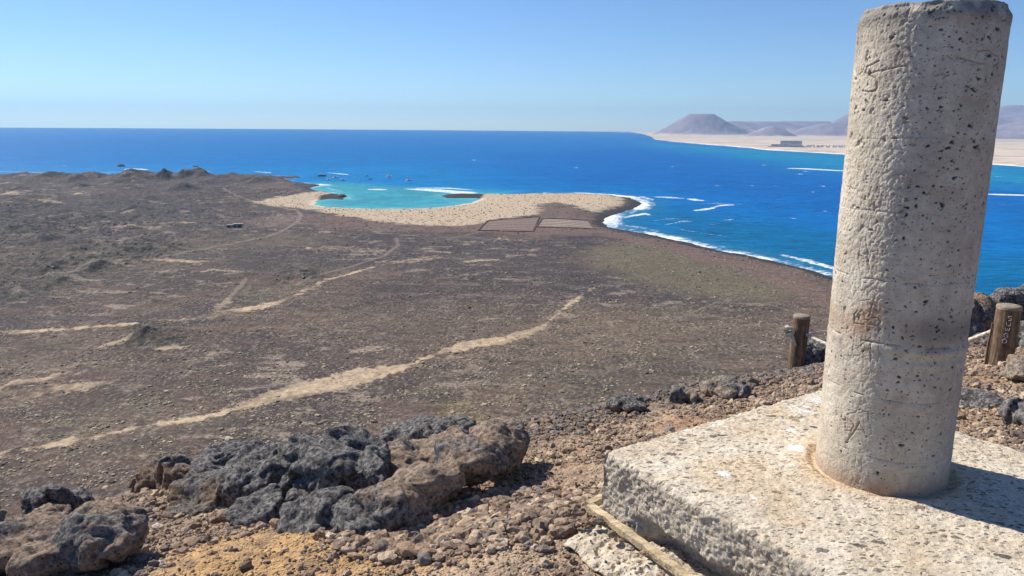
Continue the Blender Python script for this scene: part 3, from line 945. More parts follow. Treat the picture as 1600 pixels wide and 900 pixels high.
def summit_z(X, Y, micro=True):
    X = np.asarray(X, float); Y = np.asarray(Y, float)
    r = np.hypot(X, Y); a = np.arctan2(X, Y)
    Xc = np.clip(X, -6, 5.5); Yc = np.clip(Y, -2, 8)
    z = -0.985 + 0.129 * (Xc - .23) - 0.2524 * (Yc - 1.79)
    z = z - 0.19 * (1.79 - np.clip(Y, -2, 1.79))          # flatter on the viewer's side
    er = np.interp(a, EDGE_AZ, EDGE_R) + 0.12 * fb2(X * 2.2, Y * 2.2, 3, 91)
    k = 0.12
    e = r - er
    drop = np.where(e / k > 30, e, k * np.log1p(np.exp(np.clip(e / k, -40, 30))))
    z = z - drop * 0.52
    z = z + 0.035 * fb2(X * 1.7, Y * 1.7, 4, 92)
    if micro:
        z = z + 0.012 * fb2(X * 9, Y * 9, 4, 93, 0.6) + 0.006 * fb2(X * 34, Y * 34, 3, 94, 0.6)
    u = (X - SL_C[0]) * SL_E1[0] + (Y - SL_C[1]) * SL_E1[1]; v = (X - SL_C[0]) * SL_E2[0] + (Y - SL_C[1]) * SL_E2[1]
    h = SL_L / 2
    out = np.maximum(np.maximum(-u - h - .16, u - h - .02), np.abs(v) - h - .02)
    cap = np.where(u < -h + .02, -1.012, -.875)
    k = ss(.16, 0, out)
    z = np.where(z > cap, z * (1 - k) + cap * k, z)
    out2 = np.maximum(-u - h - .16, np.abs(v) - h)
    k2 = ss(.10, 0, np.maximum(out2, u + h - .02))
    z = np.where(k2 > 0, z * (1 - k2) + np.minimum(z, -1.012) * k2, z)
    return z + H





def G(px, py):
    """where the summit ground is seen at that place of the photograph"""
    d = ray(px, py); hn = math.hypot(d[0], d[1])
    rs = np.arange(.8, 7.6, .02)
    t = rs / hn
    gz = summit_z(d[0] * t, d[1] * t, False)
    under = np.nonzero(H + d[2] * t < gz)[0]
    e = float(np.interp(math.atan2(d[0], d[1]), EDGE_AZ, EDGE_R)) + .25
    if len(under) and rs[under[0]] < e:
        k = under[0]
        return np.array([d[0] * t[k], d[1] * t[k], float(gz[k])])
    t = e / hn
    return np.array([d[0] * t, d[1] * t, H + d[2] * t])


def summit_albedo(X, Y):
    r = np.hypot(X, Y); a = np.arctan2(X, Y)
    big = fb2(X * 0.9, Y * 0.9, 4, 101); mid = fb2(X * 4, Y * 4, 5, 102, .6); fine = fb2(X * 16, Y * 16, 4, 103, .65)
    c = np.zeros(X.shape + (3,)) + np.array([0.44, 0.32, 0.215])
    c = mixc(c, (0.35, 0.25, 0.175), ss(-.2, .3, big + mid * .5))
    for px, py, R, col, k in ((470, 850, .42, (0.46, 0.285, 0.13), .9), (330, 880, .35, (0.48, 0.30, 0.14), .9), (600, 885, .25, (0.44, 0.27, 0.13), .7), (1210, 640, .35, (0.38, 0.19, 0.10), .8),
                              (1090, 660, .3, (0.34, 0.18, 0.10), .6), (1560, 590, .5, (0.36, 0.23, 0.13), .8), (1580, 640, .5, (0.33, 0.21, 0.12), .7), (870, 790, .25, (0.33, 0.21, 0.13), .6), (900, 720, .3, (0.32, 0.2, 0.12), .5),
                              (660, 730, .3, (0.42, 0.28, 0.19), .7)):
        g = G(px, py)
        q = np.hypot(X - g[0], Y - g[1])
        c = mixc(c, col, ss(R, R * .35, q + mid * R * .9) * k)
    edge = np.interp(a, EDGE_AZ, EDGE_R)
    c = mixc(c, (0.145, 0.120, 0.105), ss(-1.3, -.3, r - edge + mid * .6) * .85)
    c = mixc(c, (0.09, 0.07, 0.06), ss(.1, .4, fine + mid * .4) * .45)
    c = mixc(c, (0.38, 0.28, 0.19), ss(.15, .45, -fine + mid * .3) * .35)
    return c


A = np.radians(np.arange(-64, 64.01, 0.115))
Rr = np.concatenate([np.geomspace(.06, 1.0, 50)[:-1], np.geomspace(1.0, 8.6, 820)[:-1], np.geomspace(8.6, 12, 16)])
AA, RR = np.meshgrid(A, Rr)
X = np.sin(AA) * RR; Y = np.cos(AA) * RR
ORG = np.array([0, 0, H])
gnd = mesh_obj('summit_ground', np.stack([X, Y, summit_z(X, Y)], -1).reshape(-1, 3), grid_faces(len(Rr), len(A)), [M['summit']], loc=ORG, smooth=True,
               colors=summit_albedo(X, Y).reshape(-1, 3))
tag(gnd, 'orange brown gravelly ground of the summit ridge', kind='structure')
A = np.radians(np.arange(64, 296.1, 2)); Rr = np.geomspace(.06, 12, 60)
AA, RR = np.meshgrid(A, Rr)
X = np.sin(AA) * RR; Y = np.cos(AA) * RR
gb = mesh_obj('summit_ground', np.stack([X, Y, summit_z(X, Y, False)], -1).reshape(-1, 3), grid_faces(len(Rr), len(A)), [M['summit']], loc=ORG, smooth=True,
              colors=np.tile(np.array([.22, .15, .10]), (X.size, 1)))
tag(gb, 'summit ground behind the viewpoint', kind='structure')



# ------------------------------------------------------------------ the haze of the air over the strait
hz = bpy.data.materials.new('sea_haze')
hz.use_nodes = True
for n in list(hz.node_tree.nodes): hz.node_tree.nodes.remove(n)
ho = hz.node_tree.nodes.new('ShaderNodeOutputMaterial')
hv = hz.node_tree.nodes.new('ShaderNodeVolumePrincipled')
hv.inputs['Color'].default_value = (0.36, 0.66, 1.0, 1)
hv.inputs['Density'].default_value = 3.4e-5
hv.inputs['Anisotropy'].default_value = 0.2
hz.node_tree.links.new(hv.outputs[0], ho.inputs['Volume'])
mb = MB(); mb.box((0, 0, 345), (50000, 50000, 720))
haze = mb.build('haze', hz)
tag(haze, 'thin sea haze over the strait', kind='stuff')
#PART2
for _n in ('X','Y','Z','C','SD','SDs','RID','AA','RR','foam','c','nf','n1','st','mount','SDf','az','d'):
    globals().pop(_n, None)
# ------------------------------------------------------------------ the survey pillar
SLAB_Z = H - 0.80
PC = np.array([0.890, 1.708, SLAB_Z]); PR = 0.145; PH = 1.045
pillar = empty('survey_pillar', tuple(PC), 'tall weathered cement survey pillar standing on its pebbly concrete base', 'survey pillar')


def cyl(px, py):
    """angle and height where the ray through that place of the photograph meets the pillar"""
    d = ray(px, py)
    a = d[0] ** 2 + d[1] ** 2; b = -2 * (d[0] * PC[0] + d[1] * PC[1]); c_ = PC[0] ** 2 + PC[1] ** 2 - PR ** 2
    q = max(b * b - 4 * a * c_, 0)
    t = (-b - math.sqrt(q)) / (2 * a)
    return math.atan2(d[1] * t - PC[1], d[0] * t - PC[0]), H + d[2] * t - PC[2]


def make_column():
    nt, nh = 620, 700
    th = np.linspace(0, 2 * np.pi, nt, endpoint=False)
    hh = np.concatenate([[-0.03], np.linspace(0, PH, nh)])
    T, Hh = np.meshgrid(th, hh)
    P = np.stack([np.cos(T) * PR, np.sin(T) * PR, Hh], -1).reshape(-1, 3)
    Tf = T.ravel(); Hf = Hh.ravel()
    view = math.atan2(-PC[1], -PC[0])
    rel = (Tf - view + np.pi) % (2 * np.pi) - np.pi          # 0 towards the viewer, negative = left
    leftm = ss(0.35, -0.25, rel) * ss(-2.6, -1.6, rel)
    rough = leftm * (0.45 + 0.55 * ss(0.1, 0.65, Hf)) * (0.7 + 0.5 * fb3(P * 9, 3, 1))
    rough = np.maximum(rough, 0.55 * ss(PH - .13, PH - .02, Hf))
    disp = 0.0012 * fb3(P * 8, 3, 2) + 0.0006 * fb3(P * 40, 3, 3)
    disp -= 0.0034 * rough * np.clip(fb3(P * np.array([85, 85, 60]), 3, 4, .6, True) - 0.15, 0, 1)
    disp -= 0.0050 * rough * ss(.28, .50, fb3(P * np.array([46, 46, 34]), 3, 14))
    pit = np.zeros(len(P)); grey = np.zeros(len(P)); stain = np.zeros(len(P))
    # casting rings
    for px, py, dep, w, ph in ((1375, 538, .0032, .0020, 0), (1368, 622, .0018, .0016, 1), (1362, 714, .0014, .0014, 2), (1368, 437, .0018, .0015, 3), (1400, 332, .0010, .0015, 4), (1385, 216, .0008, .0014, 5)):
        h0 = cyl(px, py)[1]
        hw = h0 + 0.0016 * np.sin(Tf * 2 + ph) + 0.003 * n2(np.cos(Tf) * 2.5, np.sin(Tf) * 2.5, int(ph) + 5)
        on = ss(-.10, .25, n2(np.cos(Tf) * 3, np.sin(Tf) * 3, int(ph) + 31) + .15)
        d = np.abs(Hf - hw)
        disp -= dep * on * ss(w * 1.5, w * .3, d)
        disp += 0.40 * dep * np.exp(-((Hf - hw + .012) / .009) ** 2) * (0.3 + on)
        pit += 0.35 * on * ss(w, w * .2, d) * leftm
    h1 = cyl(1375, 538)[1]
    disp += 0.0032 * np.exp(-((Hf - h1 + .013 + .004 * fb3(P * 6, 2, 8)) / .0085) ** 2) * ss(-.3, .5, rel)
    disp += 0.0022 * np.exp(-((Hf - h1 + .040) / .006) ** 2) * ss(-.1, .6, rel)
    # carved strokes
    strokes = [
        ([(1373, 95), (1362, 101), (1354, 104), (1352, 113), (1356, 117), (1367, 123), (1370, 128), (1370, 137), (1366, 142), (1357, 144), (1347, 142)], 1.3, .0026),
        ([(1356, 117), (1367, 112), (1385, 109), (1400, 105), (1418, 102)], 1.1, .0018), ([(1351, 102), (1347, 112), (1340, 118)], .9, .0015), ([(1340, 99), (1338, 112), (1337, 125)], .9, .0013),
        ([(1321, 653), (1320.5, 668)], .9, .0018), ([(1323, 655), (1331, 659), (1334, 666), (1329, 674), (1319, 672)], .8, .0014), ([(1343, 660), (1333, 676), (1325, 687)], 1.2, .0024),
        ([(1345, 662), (1351, 677)], .8, .0014), ([(1336, 672), (1349, 672)], .7, .0011), ([(1327, 646), (1337, 645), (1339, 641)], .8, .0014), ([(1347, 642), (1357, 644), (1357, 656)], .8, .0013), ([(1307, 642), (1308, 648)], .8, .001),
        ([(1363, 474), (1361, 484), (1358, 494)], 1.1, .0022), ([(1362, 496), (1372, 497), (1376, 503), (1370, 509), (1358, 507)], 1.0, .002), ([(1340, 485), (1334, 492), (1335, 505), (1346, 507), (1350, 507)], .9, .0018),
        ([(1341, 490), (1341, 502)], .9, .0015), ([(1350, 488), (1351, 500), (1358, 500)], .8, .0015), ([(1365, 482), (1374, 488)], .8, .0013), ([(1346, 470), (1360, 468)], .8, .0013),
        ([(1361, 535), (1360, 565)], .8, .0015), ([(1334, 530), (1332, 548)], .7, .001), ([(1325, 556), (1342, 555)], .7, .001), ([(1338, 545), (1360, 528)], .7, .001), ([(1374, 540), (1372, 566)], .7, .0012),
        ([(1384, 701), (1388, 690)], .7, .0008), ([(1393, 689), (1398, 701)], .8, .001), ([(1380, 679), (1388, 680)], .7, .0008), ([(1385, 671), (1400, 675)], .7, .0008), ([(1416, 662), (1416, 670)], .7, .0008),
        ([(1345, 375), (1341, 400), (1343, 425)], .7, .001), ([(1357, 350), (1352, 372), (1355, 395)], .7, .001), ([(1350, 395), (1372, 392)], .7, .0009), ([(1338, 710), (1334, 735)], .6, .0008), ([(1346, 714), (1346, 738)], .6, .0008),
        ([(1528, 80), (1545, 78), (1552, 84), (1560, 88), (1561, 98), (1553, 103)], 1.2, .0022), ([(1495, 90), (1510, 93), (1530, 99), (1537, 99)], 1.1, .002), ([(1462, 118), (1474, 114), (1478, 118), (1473, 123)], 1.1, .002), ([(1480, 86), (1488, 92)], 1.1, .002)]
    for pts, w, dep in strokes:
        q = np.array([cyl(a, b) for a, b in pts])
        U = (q[:, 0] - view + np.pi) % (2 * np.pi) - np.pi
        u = rel * PR; U = U * PR
        m = (u > U.min() - .01) & (u < U.max() + .01) & (Hf > q[:, 1].min() - .01) & (Hf < q[:, 1].max() + .01)
        d = line_d(np.stack([U, q[:, 1]], 1), u[m] + .0012 * n2(Hf[m] * 90, u[m] * 90), Hf[m])
        ww = w * .00135
        disp[m] -= dep * ss(ww * 1.6, ww * .3, d)
        pit[m] += 0.42 * ss(ww * 1.2, ww * .3, d)
    # bug holes
    R = np.random.default_rng(12)
    du = 2 * np.pi * PR / nt; dh = PH / (nh - 1)
    N = 1900
    disp2 = disp.reshape(nh + 1, nt); pit2 = pit.reshape(nh + 1, nt)
    for k in range(N):
        h = R.uniform(.01, PH - .01) ** (1.0); h = PH * (h / PH) ** .75
        r = view + R.uniform(-.2, 1.9)
        if R.random() < .32: r = view + R.uniform(-1.8, 0)
        relk = r - view
        s = R.lognormal(math.log(.00165), .52)
        s = min(s, .0075)
        asp = R.uniform(.5, 1.0); an = R.uniform(-.6, .6)
        i0 = int(round(h / dh)) + 1; j0 = int(round((r % (2 * np.pi)) / (2 * np.pi) * nt))
        n = int(s / min(du, dh) * 1.8) + 2
        ii = np.arange(max(1, i0 - n), min(nh, i0 + n + 1)); jj = np.arange(j0 - n, j0 + n + 1)
        I, J = np.meshgrid(ii, jj, indexing='ij')
        y = (I - 1) * dh - h; x = ((J - j0)) * du
        xr = x * math.cos(an) + y * math.sin(an); yr = -x * math.sin(an) + y * math.cos(an)
        d = np.sqrt(xr ** 2 + (yr / asp) ** 2) * (1 + .16 * np.sin(3 * np.arctan2(yr, xr) + k) + .22 * np.sin(2 * np.arctan2(yr, xr) + k * 1.7) + .1 * np.sin(5 * np.arctan2(yr, xr) + k * 2.3))
        m = ss(s, s * .55, d)
        dark = 0.9 if relk > -.05 else (0.5 if R.random() < .35 else .12)  # painted shade in the holes, darker on the side away from the sun
        disp2[I, J % nt] -= m * min(s * 1.1, .0045)
        pit2[I, J % nt] = np.maximum(pit2[I, J % nt], m * dark)
    disp = disp2.ravel(); pit = pit2.ravel()
    # broken top rim and old cement crust
    top = ss(PH - .022, PH, Hf)
    disp -= top ** 1.5 * (0.006 + 0.010 * np.clip(fb3(P * 26, 4, 21) + .2, 0, 1))
    disp += 0.0025 * ss(PH - .045, PH - .025, Hf) * (1 - top) * ss(-.1, .2, fb3(P * 18, 3, 22))
    grey += .85 * ss(PH - .05, PH - .01, Hf) * ss(-.25, .15, fb3(P * 22, 4, 23) + .1)
    grey += .35 * ss(.45, 1.0, Hf) * ss(-.1, .35, fb3(P * 7, 4, 24)) + .12 * ss(.1, .9, rel)
    bnd = np.exp(-((Hf - h1 - .035 + .012 * fb3(P * 6, 3, 25)) / .028) ** 2)
    tq, hq = cyl(1362, 486)
    rq = (tq - view + np.pi) % (2 * np.pi) - np.pi
    stain += bnd * .50 * ss(-.3, .3, fb3(P * 10, 3, 26) + .2)
    stain += .75 * np.exp(-(((rel - rq) * PR / .026) ** 2 + ((Hf - hq) / .026) ** 2)) * (1 + fb3(P * 40, 3, 27))
    grey += bnd * .70 * ss(-.2, .5, rel)
    stain += .55 * ss(.06, .0, Hf + .02 * fb3(P * 12, 3, 28))
    stain += .22 * ss(.12, .34, fb3(P * 11, 4, 29))
    grey += .26 * ss(.05, .30, fb3(P * np.array([16, 16, 3.0]), 4, 34)) * ss(.1, .5, Hf) + .12 * ss(.0, .3, fb3(P * 5, 3, 35))
    V = P + np.stack([np.cos(Tf), np.sin(Tf), 0 * Tf], 1) * disp[:, None]
    V[:, 2] += np.where(Hf >= PH - 1e-6, 0.004 * fb3(P * 30, 3, 30), 0)
    F = grid_faces(nh + 1, nt, True)
    # the top face
    base = nh * nt
    rings = [V[base:base + nt]]
    VV = [V]; FF = [F]; off = len(V); prev = base
    for k, s in enumerate((.93, .8, .6, .4, .2, .05)):
        q = np.stack([np.cos(th) * PR * s, np.sin(th) * PR * s, np.full(nt, PH)], 1)
        q[:, 2] += 0.004 + .005 * fb3(q * 25, 3, 31)
        VV.append(q)
        j = np.arange(nt)
        FF.append(np.stack([prev + j, prev + (j + 1) % nt, off + (j + 1) % nt, off + j], 1))
        prev = off; off += nt
    n_extra = nt * 6
    o = mesh_obj('column', np.concatenate(VV) + PC, np.concatenate(FF), [M['column']], pillar, PC, True,
                 attrs={'pit': np.concatenate([np.clip(pit, 0, 1), np.zeros(n_extra)]), 'grey': np.concatenate([np.clip(grey, 0, 1), np.full(n_extra, .8)]),
                        'stain': np.concatenate([np.clip(stain, 0, 1), np.zeros(n_extra)])})
    return o
make_column()


def rough_block(C2, e1, e2, L1, L2, ztop, thick, res, disp_fn):
    """a block as one skin: top and the four sides"""
    h1, h2 = L1 / 2, L2 / 2
    n1_ = int((L1 + 2 * thick) / res); n2_ = int((L2 + 2 * thick) / res)
    u = np.linspace(-h1 - thick, h1 + thick, n1_); v = np.linspace(-h2 - thick, h2 + thick, n2_)
    Ug, Vg = np.meshgrid(u, v, indexing='ij')
    eu = np.clip(np.abs(Ug) - h1, 0, None); ev = np.clip(np.abs(Vg) - h2, 0, None)
    dep = np.maximum(eu, ev)
    x = np.clip(Ug, -h1, h1); y = np.clip(Vg, -h2, h2)
    nx = np.where(eu > 0, np.sign(Ug), 0.0); ny = np.where((ev > 0), np.sign(Vg), 0.0)
    P = np.stack([x * e1[0] + y * e2[0], x * e1[1] + y * e2[1], -dep], -1).reshape(-1, 3)
    N = np.stack([nx * e1[0] + ny * e2[0], nx * e1[1] + ny * e2[1], np.where(dep > 0, 0, 1.0)], -1).reshape(-1, 3)
    N /= np.linalg.norm(N, axis=1)[:, None]
    din = np.minimum(h1 - np.abs(x), h2 - np.abs(y)).ravel()     # distance in from the rim
    V, at_ = disp_fn(P, N, x.ravel(), y.ravel(), dep.ravel(), din)
    F = grid_faces(n1_, n2_)
    cor = ((eu > 0) & (ev > 0)).ravel()
    F = F[~cor[F].all(1)][:, ::-1]
    return V + np.array([C2[0], C2[1], ztop]), F, at_


def slab_disp(P, N, x, y, dep, din):
    V = P.copy()
    side = dep > 0
    q = P
    ox = np.where(SL_L / 2 - np.abs(x) <= SL_L / 2 - np.abs(y), np.sign(x), 0.0); oy = np.where(ox == 0, np.sign(y), 0.0)
    OUT = np.stack([ox * SL_E1[0] + oy * SL_E2[0], ox * SL_E1[1] + oy * SL_E2[1], 0 * x], 1)
    er = np.clip(.006 + .010 * fb3(q * 14, 4, 51) + .007 * fb3(q * 45, 3, 52), .001, .04)
    # rounded, crumbled rim
    V[:, 2] -= np.where(~side, er * np.exp(-(din / (.5 * er + .004)) ** 1.0) * .8, 0)
    V -= N * np.where(side, er * np.exp(-dep / (.6 * er + .004)) * .9, 0)[:, None]
    V -= OUT * np.where(~side, er * np.exp(-din / (.5 * er + .003)) * .9, 0)[:, None]
    V[:, 2] -= np.where(side, er * .8 * np.exp(-dep / .03), 0)
    top_low = 0.0045 * fb3(q * 6, 3, 53) + 0.0028 * fb3(q * 38, 3, 54) + .0018 * fb3(q * 110, 2, 55)
    sd_ = 0.010 * fb3(q * 9, 3, 56) + .005 * fb3(q * 30, 4, 57, .7) - .0035 * ss(.36, .15, wor3(q * 55, 3)) * ss(-.1, .2, fb3(q * 12, 2, 64)) + .004 * fb3(q * 110, 2, 58)
    wr = np.where(side, ss(.0, .015, dep), ss(.0, .012, din))
    V += N * np.where(side, sd_, top_low)[:, None] * wr[:, None]
    near = (x <= -SL_L / 2 + 1e-6) & side
    cav = ss(.110, .145, dep + .018 * fb3(q * 13, 3, 59)) * ss(-.36, -.22, y) * near
    V -= N * (cav * .055)[:, None]
    # colours
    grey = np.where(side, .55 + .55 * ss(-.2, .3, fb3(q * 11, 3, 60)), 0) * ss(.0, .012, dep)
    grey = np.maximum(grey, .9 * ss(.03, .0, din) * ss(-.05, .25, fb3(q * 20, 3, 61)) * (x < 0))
    rel = np.stack([V[:, 0] + SL_C[0] - PC[0], V[:, 1] + SL_C[1] - PC[1]], 1)
    rc = np.hypot(rel[:, 0], rel[:, 1])
    stain = ss(.235, .145, rc + .05 * fb3(q * 12, 3, 62)) * .6 * (~side)
    stain += .3 * ss(.1, .35, fb3(q * 5, 3, 63)) * (~side)
    V[:, 2] += np.where(~side, -.006 * ss(.018, .0, np.abs(rc - PR - .006)) + .004 * ss(.05, .0, np.abs(rc - PR - .035)), 0)
    white = np.zeros(len(q))
    W = V[:, :2] + SL_C
    for px, py, r_, k in ((1132, 741, .022, .9), (1245, 702, .028, .95), (1250, 640, .06, .62), (1195, 684, .045, .45), (1120, 660, .05, .5), (1068, 672, .03, .5), (1215, 655, .05, .45), (1235, 673, .022, .8),
                          (1275, 625, .05, .6), (1530, 770, .07, .45), (1580, 790, .07, .4), (1510, 760, .05, .4), (1330, 880, .0, 0), (1178, 780, .012, .6), (1270, 600, .05, .4)):
        p = at(px, py, SLAB_Z)[:2]
        if r_ > 0:
            d = np.hypot((W[:, 0] - p[0]), (W[:, 1] - p[1]) * .8)
            white = np.maximum(white, k * ss(r_ * 1.35, r_ * .2, d))
    return V, {'grey': np.clip(grey, 0, 1), 'stain': np.clip(stain, 0, 1), 'white': white * (~side)}


V, F, at_ = rough_block(SL_C, SL_E1, SL_E2, SL_L, SL_L, SLAB_Z, .21, .0028, slab_disp)
slab = mesh_obj('base_slab', V, F, [M['slab']], pillar, np.array([SL_C[0], SL_C[1], SLAB_Z]), True, attrs=at_)


def foot_disp(P, N, x, y, dep, din):
    V = P.copy(); side = dep > 0
    er = np.clip(.02 + .03 * fb3(P * 9, 4, 71), .004, .06)
    V[:, 2] -= np.where(~side, er * np.exp(-din / .03), 0)
    V -= N * np.where(side, er * np.exp(-dep / .05), 0)[:, None]
    V[:, 2] -= np.where(side, er, 0)
    V += N * (.009 * fb3(P * 16, 3, 72) + .008 * fb3(P * 45, 3, 73) + .004 * fb3(P * 110, 2, 75) - .006 * ss(.4, .2, wor3(P * 38, 5)))[:, None]
    # ragged outline
    s = .028 * fb3(P * np.array([7, 7, 0.1]), 3, 74)
    V[:, 0] += -SL_E1[0] * s * (x < -.02); V[:, 1] += -SL_E1[1] * s * (x < -.02)
    V[:, 2] += -.10 * np.clip(-x - .0, 0, 1) * 1.0 - .02 * (y + .5)
    return V, None
FC2 = SL_C - SL_E1 * (SL_L / 2 + .035) + SL_E2 * .03
V, F, _ = rough_block(FC2, SL_E1, SL_E2, .22, SL_L + .02, H - .968, .10, .003, foot_disp)
mesh_obj('footing', V, F, [M['footing']], pillar, np.array([FC2[0], FC2[1], H - .968]), True)

# the wooden batten left lying along the foot of the slab
bt = MB()
o0 = SL_C - SL_E1 * (SL_L / 2 + .022) - SL_E2 * (SL_L / 2 + .012)
pts = [np.array([*(o0 + SL_E2 * s - SL_E1 * (.006 + .028 * s)), H - .951 - .020 * s + .0015 * math.sin(s * 14)]) for s in np.linspace(0, .95, 60)]
ringv = []
for i, p in enumerate(pts):
    w = .011 + .0012 * math.sin(i * .9); hgt = .010 + .001 * math.sin(i * 1.7)
    for a, b in ((-1, -.8), (-.75, -1), (.8, -1), (1, -.7), (1, .7), (.75, 1), (-.7, 1), (-1, .75)):
        q = p + np.array([*(SL_E1 * a * w), b * hgt]) + np.array([.0008 * math.sin(i * 2.1 + a), 0, .0006 * math.cos(i * 1.3 + b)])
        ringv.append(q)
Fb = []
for i in range(len(pts) - 1):
    for j in range(8):
        Fb.append((i * 8 + j, i * 8 + (j + 1) % 8, (i + 1) * 8 + (j + 1) % 8, (i + 1) * 8 + j))
Fb += [tuple(range(8))[::-1], tuple(range((len(pts) - 1) * 8, len(pts) * 8))]
bt.add(ringv, Fb)
batten = bt.build('wooden_batten', M['batten'], None, tuple(pts[0]), False)
tag(batten, 'long pale wooden batten lying along the foot of the concrete base', 'batten')
b2 = MB()
ang = math.atan2(SL_E1[1], SL_E1[0])
c2 = o0 + SL_E1 * .022 - SL_E2 * .012
b2.box((c2[0], c2[1], H - .949), (.062, .02, .018), ang + .15)
sb_ = b2.build('wood_offcut', M['batten'], None, (c2[0], c2[1], H - .949))
tag(sb_, 'short pale wood offcut wedged at the corner of the concrete base', 'wood offcut')

# ------------------------------------------------------------------ rocks
import bmesh
_ico = {}
def ico(k):
    if k not in _ico:
        bm = bmesh.new(); bmesh.ops.create_icosphere(bm, subdivisions=k, radius=1.0)
        v = np.array([x.co[:] for x in bm.verts]); f = np.array([[q.index for q in y.verts] for y in bm.faces]); bm.free()
        _ico[k] = (v, f)
    return _ico[k]


def lava_rock(name, label, blobs, mat, voxel=.008, amp=1.0, cat='rock', group=None, dust=0.0, pits=1.0, seed=1):
    """blobs: (centre xyz, radii xyz, turn about z, tilt); fused, then weathered into lava"""
    v0, f0 = ico(4)
    assert max(max(b_[1]) for b_ in blobs) < 1.2, name
    Vs = []; Fs = []; n = 0
    for c0, r0, rz, tl in blobs:
        q0 = v0.copy()
        RP = np.random.default_rng(seed * 31 + len(Vs))
        for _ in range(9):                       # broken faces
            nn = RP.normal(size=3); nn /= np.linalg.norm(nn)
            q0 = q0 - nn * np.clip(q0 @ nn - RP.uniform(.55, .85), 0, None)[:, None] * .92
        q = q0 * 1.12 * np.array(r0)
        q = q * (1 + .16 * fb3(v0 * 1.3 + np.array(c0) * 3, 3, seed))[:, None]
        ct, st_ = math.cos(tl), math.sin(tl)
        q = np.stack([q[:, 0] * ct + q[:, 2] * st_, q[:, 1], -q[:, 0] * st_ + q[:, 2] * ct], 1)
        ca, sa = math.cos(rz), math.sin(rz)
        q = np.stack([q[:, 0] * ca - q[:, 1] * sa, q[:, 0] * sa + q[:, 1] * ca, q[:, 2]], 1) + np.array(c0)
        Vs.append(q); Fs.append(f0 + n); n += len(q)
    V = np.concatenate(Vs); loc = V.mean(0); loc[2] = V[:, 2].min()
    o = mesh_obj(name, V, np.concatenate(Fs), [mat], loc=loc)
    md = o.modifiers.new('r', 'REMESH'); md.mode = 'VOXEL'; md.voxel_size = voxel
    dg = bpy.context.evaluated_depsgraph_get()
    me = bpy.data.meshes.new_from_object(o.evaluated_get(dg))
    o.modifiers.clear()
    old = o.data; o.data = me; bpy.data.meshes.remove(old)
    me.name = name
    nv = len(me.vertices)
    co = np.empty(nv * 3, np.float32); me.vertices.foreach_get('co', co); co = co.reshape(-1, 3).astype(float)
    no = np.empty(nv * 3, np.float32); me.vertex_normals.foreach_get('vector', no); no = no.reshape(-1, 3)
    p = co + loc * np.array([1, 1, 0]) + seed * 1.7
    wp = p + .05 * np.stack([fb3(p * 7, 2, 81), fb3(p * 7, 2, 82), fb3(p * 7, 2, 83)], 1)
    crack = fb3(wp * np.array([9, 9, 15]), 4, seed + 2, .55, True)
    d = .018 * fb3(p * 5.0, 3, seed) + .012 * (crack - .5) + .008 * fb3(wp * 26, 4, seed + 4, .65)
    d -= .022 * ss(.10, .0, np.abs(fb3(wp * 4.2, 3, seed + 12)))  * ss(-.2, .2, fb3(p * 3, 2, seed + 13))
    d -= .008 * pits * ss(.36, .12, wor3(wp * 20, seed)) * ss(-.1, .3, fb3(p * 6, 2, seed + 7))
    d += .034 * (wor3(wp * 7.5, seed + 15) - .45) + .012 * (wor3(wp * 21, seed + 16) - .45)   # sharp scoria edges
    d += .0030 * fb3(p * 90, 2, seed + 6)
    co2 = co + no * (d * amp)[:, None]
    me.vertices.foreach_set('co', co2.astype(np.float32).ravel())
    zr = (co[:, 2] - co[:, 2].min()) / (np.ptp(co[:, 2]) + 1e-6)
    low = ss(.78, .30, zr + .18 * fb3(p * 5, 3, seed + 8))
    up = ss(.25, .8, no[:, 2])
    dv = dust + .34 * low - .10 * (1 - low) + (.16 if dust > 0 else -.06) * up + .14 * fb3(p * 8, 3, seed + 9)
    a = me.attributes.new('dust', 'FLOAT', 'POINT'); a.data.foreach_set('value', dv.astype(np.float32))
    me.polygons.foreach_set('use_smooth', np.ones(len(me.polygons), bool))
    if not me.materials: me.materials.append(mat)
    me.update()
    tag(o, label, cat, group)
    return o


def blob(px, py, wpx, hpx, depth, rz=0.0, tilt=0.0, lift=0.0, sink=.18):
    """a boulder whose foot is seen at (px, py), wpx wide and hpx tall in the photograph"""
    g = G(px, py)
    d = np.linalg.norm(g - ORG); s = d / FOC
    dirh = g[:2] / np.linalg.norm(g[:2])
    h = hpx * s
    c0 = g + np.array([dirh[0] * depth / 2, dirh[1] * depth / 2, h * (.5 - sink) + lift])
    az0 = math.atan2(dirh[0], dirh[1])
    gap = max(0.0, c0[2] - h * (.5 + sink) - float(summit_z(c0[0], c0[1], False))) if not lift else 0.0
    gap = min(gap + (.03 if gap else 0), .4)
    c0[2] -= gap / 2                       # on a falling slope the rock reaches down to it
    return (tuple(c0), (wpx * s / 2, depth / 2, h * (.5 + sink) + gap / 2), -az0 + rz, tilt)

